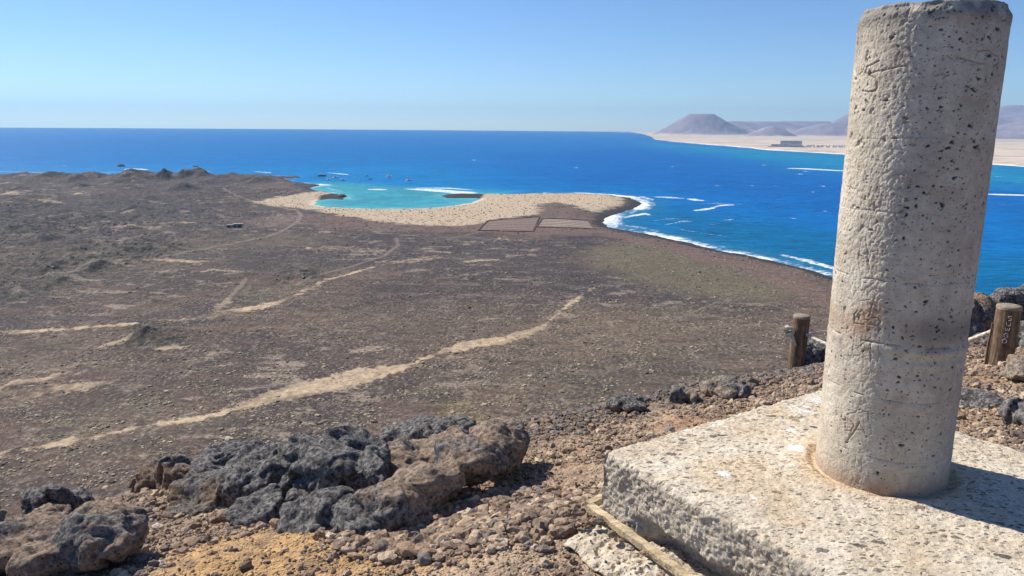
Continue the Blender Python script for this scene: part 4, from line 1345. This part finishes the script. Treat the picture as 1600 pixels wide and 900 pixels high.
lava_rock('lava_outcrop', 'long jagged dark lava outcrop with a tall block, running left along the ridge', [
    blob(548, 794, 112, 88, .30, .15), blob(590, 800, 50, 66, .24), blob(480, 790, 120, 70, .30, .1), blob(520, 800, 160, 60, .34), blob(425, 786, 130, 48, .30), blob(365, 778, 140, 40, .34), blob(305, 768, 120, 30, .30),
    blob(270, 764, 100, 30, .28), blob(505, 832, 130, 34, .17, .1), blob(430, 818, 130, 30, .20), blob(560, 838, 90, 28, .16), blob(350, 796, 150, 22, .24)],
    M['lava'], .0078, 1.15, 'lava outcrop', dust=-.05, seed=2)
lava_rock('lava_boulder', 'broad undercut lava boulder with tan top, right half of the central outcrop', [
    blob(606, 838, 100, 44, .16, .2), blob(665, 812, 110, 50, .20, .3, 0, .015), blob(725, 788, 110, 48, .22, .3, 0, .045), blob(775, 764, 80, 50, .22, .3, 0, .055), blob(796, 742, 50, 40, .2, .2, 0, .06),
    blob(655, 775, 150, 44, .34, .1), blob(715, 752, 150, 40, .34, .1), blob(640, 742, 120, 22, .25), blob(745, 728, 90, 26, .22, 0, 0, .01)],
    M['lava_tan'], .0078, 1.1, 'boulder', dust=.02, seed=5)
lava_rock('lava_rock', 'low black lava rock behind the broad tan boulder on the ridge edge', [blob(655, 692, 100, 22, .22), blob(700, 690, 90, 26, .22), blob(628, 696, 60, 16, .2)], M['lava'], .007, 1.0, dust=-.3, seed=8)
lava_rock('lava_boulder', 'large tan and grey rounded boulder in the bottom left corner', [
    blob(165, 900, 104, 64, .24, .2), blob(100, 908, 120, 50, .24), blob(20, 912, 130, 50, .26), blob(-60, 920, 130, 60, .34), blob(130, 852, 100, 22, .2), blob(40, 868, 120, 24, .26)],
    M['lava_tan'], .0075, 1.05, 'boulder', dust=.02, pits=.7, seed=11)
lava_rock('lava_rock', 'black knobbly lava rock perched behind the bottom left boulder', [blob(88, 828, 62, 52, .15, .1), blob(112, 818, 44, 34, .13), blob(128, 808, 30, 26, .11)], M['lava'], .0055, .9, dust=-.5, seed=14)
ridge = [('small black lava rock half buried on the ridge left of the first post', (978, 646, 56, 22, .16), 'lava', .0), ('upright black lava stone beside a pale one on the ridge edge', (1056, 632, 26, 24, .10), 'lava', -.2),
         ('pale grey lava stone next to the upright black one', (1076, 630, 26, 18, .10), 'lava_pale', .2), ('broad pale lichened lava rock on the ridge edge', (1122, 622, 62, 22, .2), 'lava_pale', .1),
         ('dark lava rock at the right end of the pale ridge rock', (1152, 624, 40, 20, .14), 'lava', -.1), ('dark lava rock on the left edge of the ridge beyond the pale one', (1168, 608, 26, 12, .1), 'lava', .1),
         ('dark lava rock partly hidden behind the pillar beside the first post', (1290, 548, 50, 20, .2), 'lava', -.2), ('low rubble rock behind the first post', (1262, 556, 40, 10, .2), 'lava', .0)]
for i, (lb, (a, b, w, h, dp), mk, du) in enumerate(ridge):
    lava_rock('lava_rock', lb, [blob(a, b, w, h, dp), blob(a + w * .25, b + 2, w * .6, h * .7, dp * .8)], M[mk], .008, .7, dust=du, seed=20 + i)
right = [('brown lava rock against the pillar on the right ridge, above the rope', (1518, 522, 60, 34, .3), 'lava', .0), ('black slab of lava lying just above the rope left of the second post', (1532, 512, 60, 26, .22), 'lava', -.5),
         ('jagged lava rock on the skyline left of the second post', (1532, 492, 60, 22, .3), 'lava', .1), ('dark lava block directly behind the second post', (1574, 500, 70, 34, .3), 'lava', -.1),
         ('brown lava rock on the skyline right of the second post', (1600, 488, 60, 26, .3), 'lava_tan', -.1), ('black shadowed lava boulder at the right edge beside the second post', (1602, 545, 46, 28, .22), 'lava', -.4),
         ('round brown stone at the foot of the second post', (1585, 576, 20, 16, .06), 'lava_tan', .3), ('small dark lava rock under the rope left of the second post', (1540, 540, 34, 14, .12), 'lava', .0),
         ('pale smooth rock half buried at the right edge below the second post', (1606, 600, 50, 22, .22), 'lava_pale', .5), ('black lava rock at the right edge above the corner of the base', (1596, 668, 44, 26, .14), 'lava', -.4),
         ('low lumpy brown rock on the ground right of the pillar', (1530, 640, 60, 14, .16), 'lava_tan', .0), ('lava rock on the far right skyline', (1650, 500, 90, 50, .3), 'lava', -.1)]
for i, (lb, (a, b, w, h, dp), mk, du) in enumerate(right):
    lava_rock('lava_rock', lb, [blob(a, b, w, h, dp), blob(a + w * .25, b + 1, w * .65, h * .75, dp * .8, .4), blob(a - w * .28, b, w * .5, h * .6, dp * .8, -.3)], M[mk], .007 if w > 30 else .004, .7 if w > 30 else .25, dust=du, seed=40 + i)

# loose stones that can be told apart
proto = []
for k in range(5):
    v0, f0 = ico(4)
    q = v0 * (1 + .30 * fb3(v0 * 1.2, 3, 200 + k) + .10 * fb3(v0 * 4, 3, 210 + k) - .05 * ss(.4, .15, wor3(v0 * 4, k)))[:, None]
    nrm = np.random.default_rng(k + 3).normal(size=(5, 3)); nrm /= np.linalg.norm(nrm, axis=1)[:, None]
    for nn in nrm:                      # flat broken faces
        dd = q @ nn; q = q - nn * np.clip(dd - .62, 0, None)[:, None] * .85
    proto.append((q, f0))
RS = np.random.default_rng(77)
stone_px = [(600, 862, 26, .2, 'brown broken stone left of the trio of stones in front of the broad boulder'), (636, 868, 34, .42, 'largest loose stone in front of the broad boulder, reddish brown'),
            (664, 882, 28, .05, 'dark grey rounded stone touching the largest loose stone, nearest the bottom edge'), (648, 846, 20, .1, 'small dark stone just under the shadow edge of the broad boulder'),
            (432, 826, 24, .45, 'brown angular stone at the foot of the dark outcrop'), (352, 814, 26, .5, 'tan stone on the left slope below the dark outcrop'), (300, 852, 24, .4, 'flat brown stone alone on the ochre soil at the left'),
            (740, 812, 28, .0, 'black stone in the shadow under the overhanging boulder'), (790, 796, 26, .25, 'grey brown stone at the right end of the boulder shadow'), (700, 822, 24, .15, 'dark stone under the middle of the overhanging boulder'),
            (860, 716, 20, .85, 'pale flat stone on the gravel between the boulder and the concrete base'), (836, 672, 18, .7, 'tan round stone on the ridge above the broad boulder'), (385, 890, 20, .3, 'brown stone at the bottom edge left of the middle'),
            (850, 868, 18, .1, 'small dark stone in a hollow left of the crumbly footing'), (1540, 702, 14, .4, 'small brown stone on the ground right of the pillar'), (22 + 198, 882, 22, .15, 'dark stone beside the bottom left boulder')]
for i, (a, b, w, tv, lb) in enumerate(stone_px):
    g = G(a, b); s = np.linalg.norm(g - ORG) / FOC * w / 2
    q, f0 = proto[i % 5]
    q = q * s * np.array([1, RS.uniform(.7, 1), RS.uniform(.55, .85)])
    rz = RS.uniform(0, 6.28); ca, sa = math.cos(rz), math.sin(rz)
    q = np.stack([q[:, 0] * ca - q[:, 1] * sa, q[:, 0] * sa + q[:, 1] * ca, q[:, 2]], 1)
    zc = g + np.array([0, 0, s * .38])
    o = mesh_obj('loose_stone', q + zc, f0, [M['gravel']], loc=zc, smooth=True, attrs={'tint': np.full(len(q), tv)})
    tag(o, lb, 'stone', 'loose stones on the summit gravel')

# gravel nobody could count
def gravel():
    R = np.random.default_rng(5)
    parts = []
    N = 330000
    r = 1.15 * (7.2 / 1.15) ** (R.random(N) ** .62); a = np.radians(R.uniform(-50, 52, N))
    X = np.sin(a) * r; Y = np.cos(a) * r
    er = np.interp(a, EDGE_AZ, EDGE_R)
    keep = (r < er + .5)
    rel = np.stack([X - SL_C[0], Y - SL_C[1]], 1)
    u = rel @ SL_E1; v = rel @ SL_E2
    keep &= ~((np.abs(u) < SL_L / 2 + .0) & (np.abs(v) < SL_L / 2))
    foot = (u < -SL_L / 2) & (u > -SL_L / 2 - .15) & (np.abs(v) < SL_L / 2 + .02)
    keep &= ~foot | (R.random(N) < .12)
    dens = ss(-.35, .25, fb2(X * 2.3, Y * 2.3, 4, 111) + .45 * ss(-.9, .0, r - er) + .25 * (X > .9))
    for px, py, rad in ((470, 860, .33), (330, 880, .28), (600, 890, .2), (1220, 640, .2), (1560, 595, .3)):
        g = G(px, py); dens = dens * (1 - .72 * ss(rad, rad * .4, np.hypot(X - g[0], Y - g[1])))
    # rubble under the boulders
    g = G(740, 815); rub = ss(.45, .15, np.hypot((X - g[0]) * .8, (Y - g[1]) * 1.3))
    keep &= R.random(N) < np.clip(dens * .85 + rub, .08, 1)
    X, Y, r, er, rub = X[keep], Y[keep], r[keep], er[keep], rub[keep]
    n = len(X)
    S = np.clip(R.lognormal(math.log(.0034), .66, n) * (1 + .8 * ss(-1.2, .1, r - er) + .5 * ss(2, 5, r) + 1.3 * rub), .002, .024)
    foot = foot[keep]
    Zg = summit_z(X, Y) + np.where(foot, .055, 0)
    tint = np.clip(R.beta(2.2, 1.7, n) + .12 * fb2(X * 3, Y * 3, 3, 112) - .55 * ss(-1.4, -.1, r - er) * ss(-.5, .2, X), 0, 1)
    out = []
    for big in (0, 1):
        m = (S > .010) == bool(big)
        v0, f0 = ico(2 if big else 1)
        k = m.sum()
        q = np.repeat(v0[None], k, 0)
        q = q * (1 + R.uniform(-.22, .22, (k, len(v0), 1)) * (1.25 if big else 1.6))
        q = q * np.stack([np.ones(k), R.uniform(.55, 1, k), R.uniform(.4, .8, k)], 1)[:, None, :] * S[m][:, None, None]
        t1 = R.uniform(0, 6.28, k); t2 = R.uniform(-.5, .5, k)
        y2 = q[..., 1] * np.cos(t2)[:, None] - q[..., 2] * np.sin(t2)[:, None]; z2 = q[..., 1] * np.sin(t2)[:, None] + q[..., 2] * np.cos(t2)[:, None]
        x3 = q[..., 0] * np.cos(t1)[:, None] - y2 * np.sin(t1)[:, None]; y3 = q[..., 0] * np.sin(t1)[:, None] + y2 * np.cos(t1)[:, None]
        V = np.stack([x3 + X[m][:, None], y3 + Y[m][:, None], z2 + (Zg[m] + S[m] * .25)[:, None]], -1).reshape(-1, 3)
        Fq = (f0[None] + (np.arange(k) * len(v0))[:, None, None]).reshape(-1, 3)
        out.append((V, Fq, np.repeat(tint[m], len(v0))))
    V = np.concatenate([out[0][0], out[1][0]]); F = np.concatenate([out[0][1], out[1][1] + len(out[0][0])]); t = np.concatenate([out[0][2], out[1][2]])
    o = mesh_obj('gravel', V, F, [M['gravel']], loc=ORG, attrs={'tint': t})
    tag(o, 'loose brown volcanic gravel covering the summit ground', kind='stuff')
gravel()

# ------------------------------------------------------------------ posts and rope
def post(px, py, top_py, rad, label, lean=(0, 0)):
    g = G(px, py)
    # height from the photograph
    d = ray(px, top_py); t = math.hypot(g[0], g[1]) / math.hypot(d[0], d[1])
    hgt = H + d[2] * t - g[2]
    root = empty('rope_post', tuple(g), label, 'post', 'wooden rope posts on the ridge')
    nt, nh = 64, 60
    th = np.linspace(0, 2 * np.pi, nt, endpoint=False); hh = np.linspace(-.12, hgt - .012, nh)
    T, Hh = np.meshgrid(th, hh)
    Pq = np.stack([np.cos(T) * rad, np.sin(T) * rad, Hh], -1).reshape(-1, 3)
    dd = .0018 * fb3(Pq * np.array([30, 30, 4]), 3, 301) + .003 * fb3(Pq * 5, 2, 302)
    for c_ in (-1.9, -.6, 2.2):
        dd -= .006 * ss(.10, .02, np.abs((T.ravel() - c_ + .15 * np.sin(Pq[:, 2] * 9) + np.pi) % (2 * np.pi) - np.pi)) * ss(-.1, .3, Pq[:, 2] / hgt + .2)
    Pq = Pq + np.stack([np.cos(T.ravel()), np.sin(T.ravel()), 0 * T.ravel()], 1) * dd[:, None]
    ln = np.array([lean[0], lean[1]])
    Pq[:, :2] += Pq[:, 2:3] * ln
    mesh_obj('shaft', Pq + g, grid_faces(nh, nt, True), [M['post']], root, g, True)
    # sawn end, slightly domed and checked
    rr = np.array([1.02, 1.03, .99, .8, .5, .2, .02]); zz = np.array([-.014, -.004, .003, .006, .0075, .008, .008])
    Vt = []
    for a_, z_ in zip(rr, zz):
        Vt.append(np.stack([np.cos(th) * rad * a_, np.sin(th) * rad * a_, np.full(nt, hgt + z_ - .002)], 1))
    Vt = np.concatenate(Vt)
    Vt[:, 2] += .0015 * fb3(Vt * np.array([60, 60, 1]), 2, 303)
    Vt[:, :2] += Vt[:, 2:3] * ln
    mesh_obj('sawn_top', Vt + g, grid_faces(len(rr), nt, True), [M['post_top']], root, g, True)
    return root, g, hgt
p1, g1, h1_ = post(1243, 577, 492, .056, 'weathered wooden post with a frayed rope knot, left of the pillar', (.03, 0))
p2, g2, h2_ = post(1562, 570, 476, .057, 'thick wooden post with white painted marks, right of the pillar', (.02, 0))
# white painted characters down the second post
view2 = math.atan2(-g2[1], -g2[0])
glyphs = [[(.8, .95), (.2, .9), (.15, .65), (.75, .5), (.85, .25), (.3, .05)], [(.1, .9), (.15, .3), (.5, .1), (.85, .35), (.85, .9)], [(.1, .85), (.3, .2), (.5, .7), (.7, .15), (.9, .85)],
          [(.85, .8), (.4, .95), (.1, .5), (.4, .1), (.85, .2), (.85, .5), (.5, .5)], [(.5, .95), (.1, .6), (.2, .15), (.6, .05), (.9, .4), (.75, .85), (.5, .95)]]
pm = MB()
for k, gl in enumerate(glyphs):
    h0 = h2_ - .055 - k * .030
    P_ = []
    for i in range(len(gl) - 1):
        for s in np.linspace(0, 1, 5)[:-1]:
            P_.append((gl[i][0] * (1 - s) + gl[i + 1][0] * s, gl[i][1] * (1 - s) + gl[i + 1][1] * s))
    P_.append(gl[-1])
    W = []
    for a, b in P_:
        th_ = view2 + (.18 - .03 * k) + (a - .5) * .42
        z_ = h0 + (b - .5) * .026
        W.append(g2 + np.array([math.cos(th_) * .0595 + z_ * .02, math.sin(th_) * .0595, z_]))
    pm.tube(W, .0010, 5)
pm.build('painted_marks', M['villa'], p2, tuple(g2))
stk = MB(); q = g2 + np.array([math.cos(view2 - 1.35) * .062, math.sin(view2 - 1.35) * .062 , 0])
stk.tube([q + np.array([-.004, 0, -.05]), q + np.array([-.002, 0, .10]), q + np.array([.004, 0, .22])], [.007, .007, .004], 6)
stk.build('splinter', M['post'], p2, tuple(g2))


def rope(name, label, A0, B0, sag, parts=None, r=.0105):
    n = int(np.linalg.norm(B0 - A0) / .006)
    s = np.linspace(0, 1, n)
    P_ = A0[None] * (1 - s)[:, None] + B0[None] * s[:, None]
    P_[:, 2] -= sag * 4 * s * (1 - s)
    m = MB(); m.tube(P_, r, 12, 150.0, 3, .35)
    o = m.build(name, M['rope'], None, tuple(A0), True)
    return tag(o, label, 'rope', 'ropes strung between the posts')
ra = g1 + np.array([.02, 0, h1_ - .115]) + np.array([0, -.0, 0])
rb = g2 + np.array([-.03, 0, h2_ - .12])
rp = rope('rope', 'thick pale rope sagging behind the pillar between the two posts', ra, rb, .16)
kn = MB()
view1 = math.atan2(-g1[1], -g1[0])
for k in range(0):
    th_ = np.linspace(0, 2 * np.pi, 50)
    kn.tube(np.stack([g1[0] + np.cos(th_) * .064 + .03 * (h1_ - .12), g1[1] + np.sin(th_) * .064, g1[2] + h1_ - .125 + k * .017 + .012 * np.sin(th_ - view1)], 1), .0095, 8, 150, 3, .3)
c0 = g1 + np.array([math.cos(view1 - .9) * .075, math.sin(view1 - .9) * .075, h1_ - .105])
th_ = np.linspace(0, 4.2 * np.pi, 60)
kn.tube(np.stack([c0[0] + np.cos(th_) * .022, c0[1] + np.sin(th_) * .018, c0[2] + .026 * np.sin(th_ * .5)], 1), .0135, 8, 150, 3, .3)
kn.tube([c0, c0 + np.array([.016, -.02, -.045]), c0 + np.array([.038, -.03, -.10])], [.015, .013, .008], 8, 150, 3, .3)
kn.build('knot', M['rope'], rp, tuple(c0), True)
fr = MB(); RR_ = np.random.default_rng(9)
for k in range(70):
    d_ = np.array([-1, -.2, .35]) + RR_.normal(0, .42, 3); d_ /= np.linalg.norm(d_); L_ = RR_.uniform(.035, .075)
    fr.tube([c0 + np.array([-.008, 0, .006]), c0 + d_ * L_ * .6, c0 + d_ * L_ + np.array([0, 0, -.006])], [.0026, .002, .001], 4)
fr.build('frayed_end', M['rope'], rp, tuple(c0))
rope('rope', 'thick pale rope leaving the frame to the right of the second post', g2 + np.array([.05, 0, h2_ - .11]), g2 + np.array([1.9, -.5, h2_ + .1]), .16)

# ------------------------------------------------------------------ scrub on the plain
def scrub():
    R = np.random.default_rng(31)
    N = 150000
    r = 205 * (1500 / 205) ** (R.random(N) ** .9); a = np.radians(R.uniform(-44, 40, N))
    X = np.sin(a) * r; Y = np.cos(a) * r
    sdv = coast_sd(X, Y)
    clump = fb2(X / 22, Y / 22, 4, 131)
    inb = ss(-9, 7, poly_sd(BEACH, X, Y))
    keep = (sdv > 12) & (R.random(N) < np.where(inb > .5, .42, np.clip(.36 + clump * 2.4 + .9 * fb2(X / 90, Y / 90, 3, 133), .04, 1)))
    st_m = np.zeros(N)
    for P in STREAKS[:7]:
        st_m = np.maximum(st_m, ss(-1, 1, poly_sd(P, X, Y, 10)))
    keep &= R.random(N) > st_m * .82
    for P, w in TRACKS:
        keep &= line_d(P, X, Y, 8) > w * .7
    for P in (PAN_A, PAN_B):
        keep &= poly_sd(P, X, Y, 10) < -1.5
    X, Y, r, inb, clump, sdv = X[keep], Y[keep], r[keep], inb[keep], clump[keep], sdv[keep]
    n = len(X)
    Zs, _ = land_height(X, Y, sdv)
    S = np.clip(R.lognormal(math.log(.44), .45, n) * (1 + .6 * ss(500, 1200, r)) * np.where(inb > .5, 1.05, 1), .15, 1.7)
    t = np.clip(R.normal(.50, .24, n) + .20 * clump + .14 * ss(500, 240, r), 0, .86)
    t = np.where(inb > .5, R.uniform(0.1, .6, n), t)
    t = np.where(ss(500, 1100, r) > R.random(n), np.clip(t - .25, 0, 1), t)
    green = np.zeros(n)
    for Gp in GREENS:
        green = np.maximum(green, ss(-15, 10, poly_sd(Gp, X, Y, 60) + clump * 30))
    t = np.where((green > R.random(n) * 1.4), R.uniform(.9, 1, n), t)
    k6 = 6
    ang = np.arange(k6) * np.pi / 3
    base = np.concatenate([[[0, 0, .42]], np.stack([np.cos(ang) * .66, np.sin(ang) * .66, np.full(k6, .32)], 1), np.stack([np.cos(ang + .5), np.sin(ang + .5), np.full(k6, -.12)], 1)])
    f = []
    for j in range(k6):
        f.append((0, 1 + j, 1 + (j + 1) % k6)); f.append((1 + j, 7 + j, 1 + (j + 1) % k6)); f.append((1 + (j + 1) % k6, 7 + j, 7 + (j + 1) % k6))
    f = np.array(f)
    q = base[None] * (1 + R.uniform(-.28, .28, (n, 13, 1)))
    q = q * np.stack([np.ones(n), R.uniform(.7, 1.2, n), R.uniform(.7, 1.25, n)], 1)[:, None] * S[:, None, None]
    rz = R.uniform(0, 6.28, n)
    x = q[..., 0] * np.cos(rz)[:, None] - q[..., 1] * np.sin(rz)[:, None]; y = q[..., 0] * np.sin(rz)[:, None] + q[..., 1] * np.cos(rz)[:, None]
    V = np.stack([x + X[:, None], y + Y[:, None], q[..., 2] + Zs[:, None]], -1).reshape(-1, 3)
    F = (f[None] + (np.arange(n) * 13)[:, None, None]).reshape(-1, 3)
    o = mesh_obj('scrub', V, F, [M['shrub']], attrs={'tint': np.repeat(t, 13)})
    tag(o, 'low dry cushion shrubs dotted over the plain and the dunes', kind='stuff')
scrub()

# ------------------------------------------------------------------ salt pans, hut
def wall_loop(P, name, label, w, h):
    m = MB()
    n = len(P)
    for i in range(n):
        A_, B_ = P[i][:2], P[(i + 1) % n][:2]
        L_ = np.linalg.norm(B_ - A_); k = max(2, int(L_ / 5))
        for j in range(k):
            c_ = A_ + (B_ - A_) * (j + .5) / k
            sdc = coast_sd(np.array([c_[0]]), np.array([c_[1]]))
            z_, _ = land_height(np.array([c_[0]]), np.array([c_[1]]), sdc)
            m.box((c_[0], c_[1], z_[0] + h / 2 - .3), (L_ / k + .05, w * random.uniform(.85, 1.15), h + random.uniform(-.15, .15)), math.atan2(B_[1] - A_[1], B_[0] - A_[0]))
    o = m.build(name, M['drystone'], None, (P[0][0], P[0][1], 3))
    tag(o, label, 'wall', 'low walls round the salt pans')
wall_loop(PAN_A, 'stone_wall', 'low dark stone wall round the left salt pan behind the beach', 1.6, 1.1)
wall_loop(PAN_B, 'stone_wall', 'low dark stone wall round the right salt pan near the black shore', 1.6, 1.1)
hp = at(371, 356, 5)
_s = coast_sd(np.array([hp[0]]), np.array([hp[1]])); hz_ = land_height(np.array([hp[0]]), np.array([hp[1]]), _s)[0][0]
hut = empty('ruined_hut', (hp[0], hp[1], hz_), 'small ruined hut with pale roof and black openings on the dark plain', 'hut')
m = MB(); m.box((hp[0], hp[1] + 3, hz_ + 1.6), (10, 6, 3.4), .2)
m.build('wall', M['ruin'], hut, (hp[0], hp[1], hz_))
m = MB(); m.box((hp[0] - 10, hp[1] + 4, hz_ + 1.0), (8, 5, 2.6), .35)
m.build('broken_wall', M['ruin'], hut, (hp[0], hp[1], hz_))
m = MB(); m.box((hp[0], hp[1] + 3, hz_ + 3.75), (12, 7, .5), .2)
m.build('roof', M['ruin'], hut, (hp[0], hp[1], hz_))
for dx, w in ((-2.5, 2.6), (2.6, 3.6), (-10.5, 3.0)):
    m = MB(); m.box((hp[0] + dx, hp[1] + dx * .2 - .02 + (1.2 if dx < -9 else 0), hz_ + 1.3), (w, .35, 2.0), .2)
    m.build('opening', M['shadow_dark'], hut, (hp[0], hp[1], hz_))

# ------------------------------------------------------------------ boats at anchor
def hull_mesh(L, B, Dp):
    n = 13; V = []
    for i in range(n):
        s = i / (n - 1)
        w = B / 2 * (1 - max(0, (s - .45) / .55) ** 2.2) * (.86 + .14 * min(1, s * 4))
        sh = Dp * (1 + .45 * s ** 2)
        x = (s - .5) * L
        for yy, zz in ((-w, sh), (-w * .92, sh * .35), (-w * .45, -.35), (w * .45, -.35), (w * .92, sh * .35), (w, sh)):
            V.append((x + (.05 * L * zz / Dp * s ** 3), yy, zz))
    F = []
    for i in range(n - 1):
        for j in range(5):
            F.append((i * 6 + j, i * 6 + j + 1, (i + 1) * 6 + j + 1, (i + 1) * 6 + j))
        F.append((i * 6 + 5, i * 6, (i + 1) * 6, (i + 1) * 6 + 5))
    F.append((0, 5, 4, 3, 2, 1)); return np.array(V), F


def boat(px, py, L, label, hullm='white', cabin=True, mast=0.0, rz=.3):
    p = at(px, py, 0)
    name = 'sailing_boat' if mast else 'motor_boat'
    L *= 1.15
    b = empty(name, (p[0], p[1], 0), label, 'boat', 'boats at anchor off the beach')
    def put(mb_, nm, mt):
        o = mb_.build(nm, mt); o.parent = b; return o
    m = MB(); V, F = hull_mesh(L, L * .36, L * .13); m.add(V, F); put(m, 'hull', M[hullm])
    if cabin:
        m = MB(); m.box((-.05 * L, 0, L * .13 + L * .07), (L * .40, L * .25, L * .15), 0, (.85, .85)); cb = put(m, 'cabin', M['white'])
        m = MB(); m.box((-.05 * L, 0, L * .13 + L * .10), (L * .37, L * .256, L * .022), 0, (.97, .97)); o = m.build('window', M['glass']); o.parent = cb
        m = MB(); m.box((-.10 * L, 0, L * .30), (L * .30, L * .26, L * .02)); 
        for sx in (-.22, .02):
            for sy in (-.11, .11): m.box((sx * L, sy * L, L * .24), (L * .012, L * .012, L * .12))
        put(m, 'canopy', M['white'])
    if mast:
        m = MB(); m.tube([(0.08 * L, 0, L * .1), (0.08 * L, 0, mast)], L * .022, 6); m.tube([(0.06 * L, 0, L * .32), (-.38 * L, 0, L * .30)], L * .02, 6); put(m, 'mast', M['metal'])
        m = MB(); m.tube([(0.05 * L, 0, L * .345), (-.36 * L, 0, L * .325)], L * .035, 6); put(m, 'furled_sail', M['white'])
    b.rotation_euler = (0, 0, rz)
boat(503, 275.5, 17, 'long dark hulled motor boat at the left end of the anchored boats', 'boat_dark', True, 0, .1)
boat(513, 281.5, 12, 'white motor boat with high canopy nearest the dark rocky point', 'white', True, 0, 1.0)
boat(516.5, 285, 5.5, 'tiny open dinghy between the nearest motor boat and the rocky point', 'white', False, 0, .4)
boat(524, 278, 12, 'white sailing boat with a bare mast, left one of the three masted boats', 'white', True, 13, .5)
boat(536, 282, 12, 'white motor boat just right of the left sailing boat', 'white', True, 0, .2)
boat(554.7, 278.8, 7, 'small white motor boat alone in the middle gap of the anchorage', 'white', True, 0, .9)
boat(573, 275.3, 10, 'low white motor boat farthest out, middle of the anchorage', 'white', True, 0, .0)
boat(578, 280, 8, 'small blue and white motor boat nearer than the low white one', 'boat_blue', True, 0, .3)
boat(607.7, 275.8, 12, 'white sailing boat with tall mast right behind a motor boat', 'white', True, 15, .7)
boat(607.9, 278.6, 9, 'motor boat moored directly in front of the middle sailing boat', 'white', True, 0, .1)
boat(637.6, 277.3, 9, 'white sailing boat farther out at the right end of the anchorage', 'white', True, 14, 1.1)
boat(638.6, 282.6, 12, 'white motor boat nearer at the right end of the anchorage', 'white', True, 0, .4)

for a, b, w, h, lb in ((189, 260, 10, 3.0, 'lone dark sea rock off the far left shore'), (305, 260.5, 8, 1.5, 'low dark reef rock awash beyond the cone hills'), (212, 267.5, 12, 2.2, 'dark rock at the waterline behind the widest hill'), (534, 307.5, 16, 4, 'black rocky point beside the sandy cove')):
    p = at(a, b, 0); dist = math.hypot(p[0], p[1]); s = dist / FOC
    v0, f0 = ico(3)
    q = v0 * np.array([w * s / 2, w * s / 2, h * s]) * (1 + .35 * fb3(v0 * 2.2 + a, 4, 5))[:, None]
    o = mesh_obj('sea_rock', q + np.array([p[0], p[1], 0]), f0, [M['drystone']], loc=np.array([p[0], p[1], 0]))
    tag(o, lb, 'rock')

# ------------------------------------------------------------------ hotel and villas across the strait
def far_z(p):
    return 9.0
def seen(px, py, D):
    d = ray(px, py); s = D / math.hypot(d[0], d[1]); return d * s + ORG
DH = 5350
hb = seen(1228, 231, DH)
hotel = empty('hotel', (hb[0], hb[1], 8), 'long grey blue hotel with a tall slab block on the far sandy shore', 'hotel')
sH = DH / FOC
yawh = -math.atan2(hb[0], hb[1])
def hblock(x0, x1, y0, y1, dpt, name, back=0, mat='hotel'):
    c_ = seen((x0 + x1) / 2, (y0 + y1) / 2, DH + back); w = (x1 - x0) * sH
    z1 = seen((x0 + x1) / 2, y0, DH + back)[2]; z0 = min(seen((x0 + x1) / 2, y1, DH + back)[2], 8) - 6
    m = MB(); m.box((c_[0], c_[1], (z0 + z1) / 2), (w, dpt, z1 - z0), yawh)
    o = m.build(name, M[mat], hotel, (c_[0], c_[1], z0))
    fx = np.array([-math.sin(-yawh), -math.cos(-yawh)]); rx = np.array([math.cos(-yawh), -math.sin(-yawh)])
    nfl = int((z1 - max(z0, 6)) / 3.4)
    for f_ in range(nfl):
        m = MB()
        zz = z1 - 2.2 - f_ * 3.4
        c2_ = np.array([c_[0], c_[1]]) + fx * (dpt / 2 + .1)
        m.box((c2_[0], c2_[1], zz), (w * .96, .6, 1.9), yawh)
        q = m.build('balcony_row', M['hotel_dark'], None); q.parent = o; q.location = -Vector((c_[0], c_[1], z0))
hblock(1221, 1251, 219.8, 231, 22, 'tower_block', 60)
hblock(1206, 1221, 225, 231.5, 20, 'low_wing')
hblock(1200, 1206, 228, 231.8, 18, 'low_wing', 2)
hblock(1221, 1234, 223.5, 231.5, 18, 'middle_wing', -4)
hblock(1234, 1253, 226, 231.5, 24, 'front_wing', -20)
hblock(1253, 1258, 228.5, 231.5, 18, 'end_wing', 0)
Rv_ = np.random.default_rng(3)
vm = None
for i in range(26):
    px_ = 1262 + (i % 13) * 4.9 + Rv_.uniform(-1.5, 1.5); D = 5350 + (i // 13) * 330 + Rv_.uniform(-80, 80)
    c_ = seen(px_, 226, D); w_ = Rv_.uniform(10, 17)
    v_ = empty('holiday_house', (c_[0], c_[1], 8), ('tiny white flat roofed house in the front row right of the far hotel' if i < 13 else 'tiny white flat roofed house in the rear row right of the far hotel'), 'house', 'white houses beside the hotel, ' + ('front row' if i < 13 else 'rear row'))
    m = MB(); m.box((0, 0, 3.4), (w_, 10, 7.5), 0); m.box((w_ * .2, 0, 8.2), (w_ * .45, 7, 2.4), 0)
    o = m.build('wall', M['villa']); o.parent = v_
    for wx in (-.2, .22):
        m = MB(); m.box((w_ * wx, -5.05, 3), (2.2, .3, 2.4)); o = m.build('window', M['hotel_dark']); o.parent = v_
    v_.rotation_euler = (0, 0, yawh + Rv_.uniform(-.4, .4))
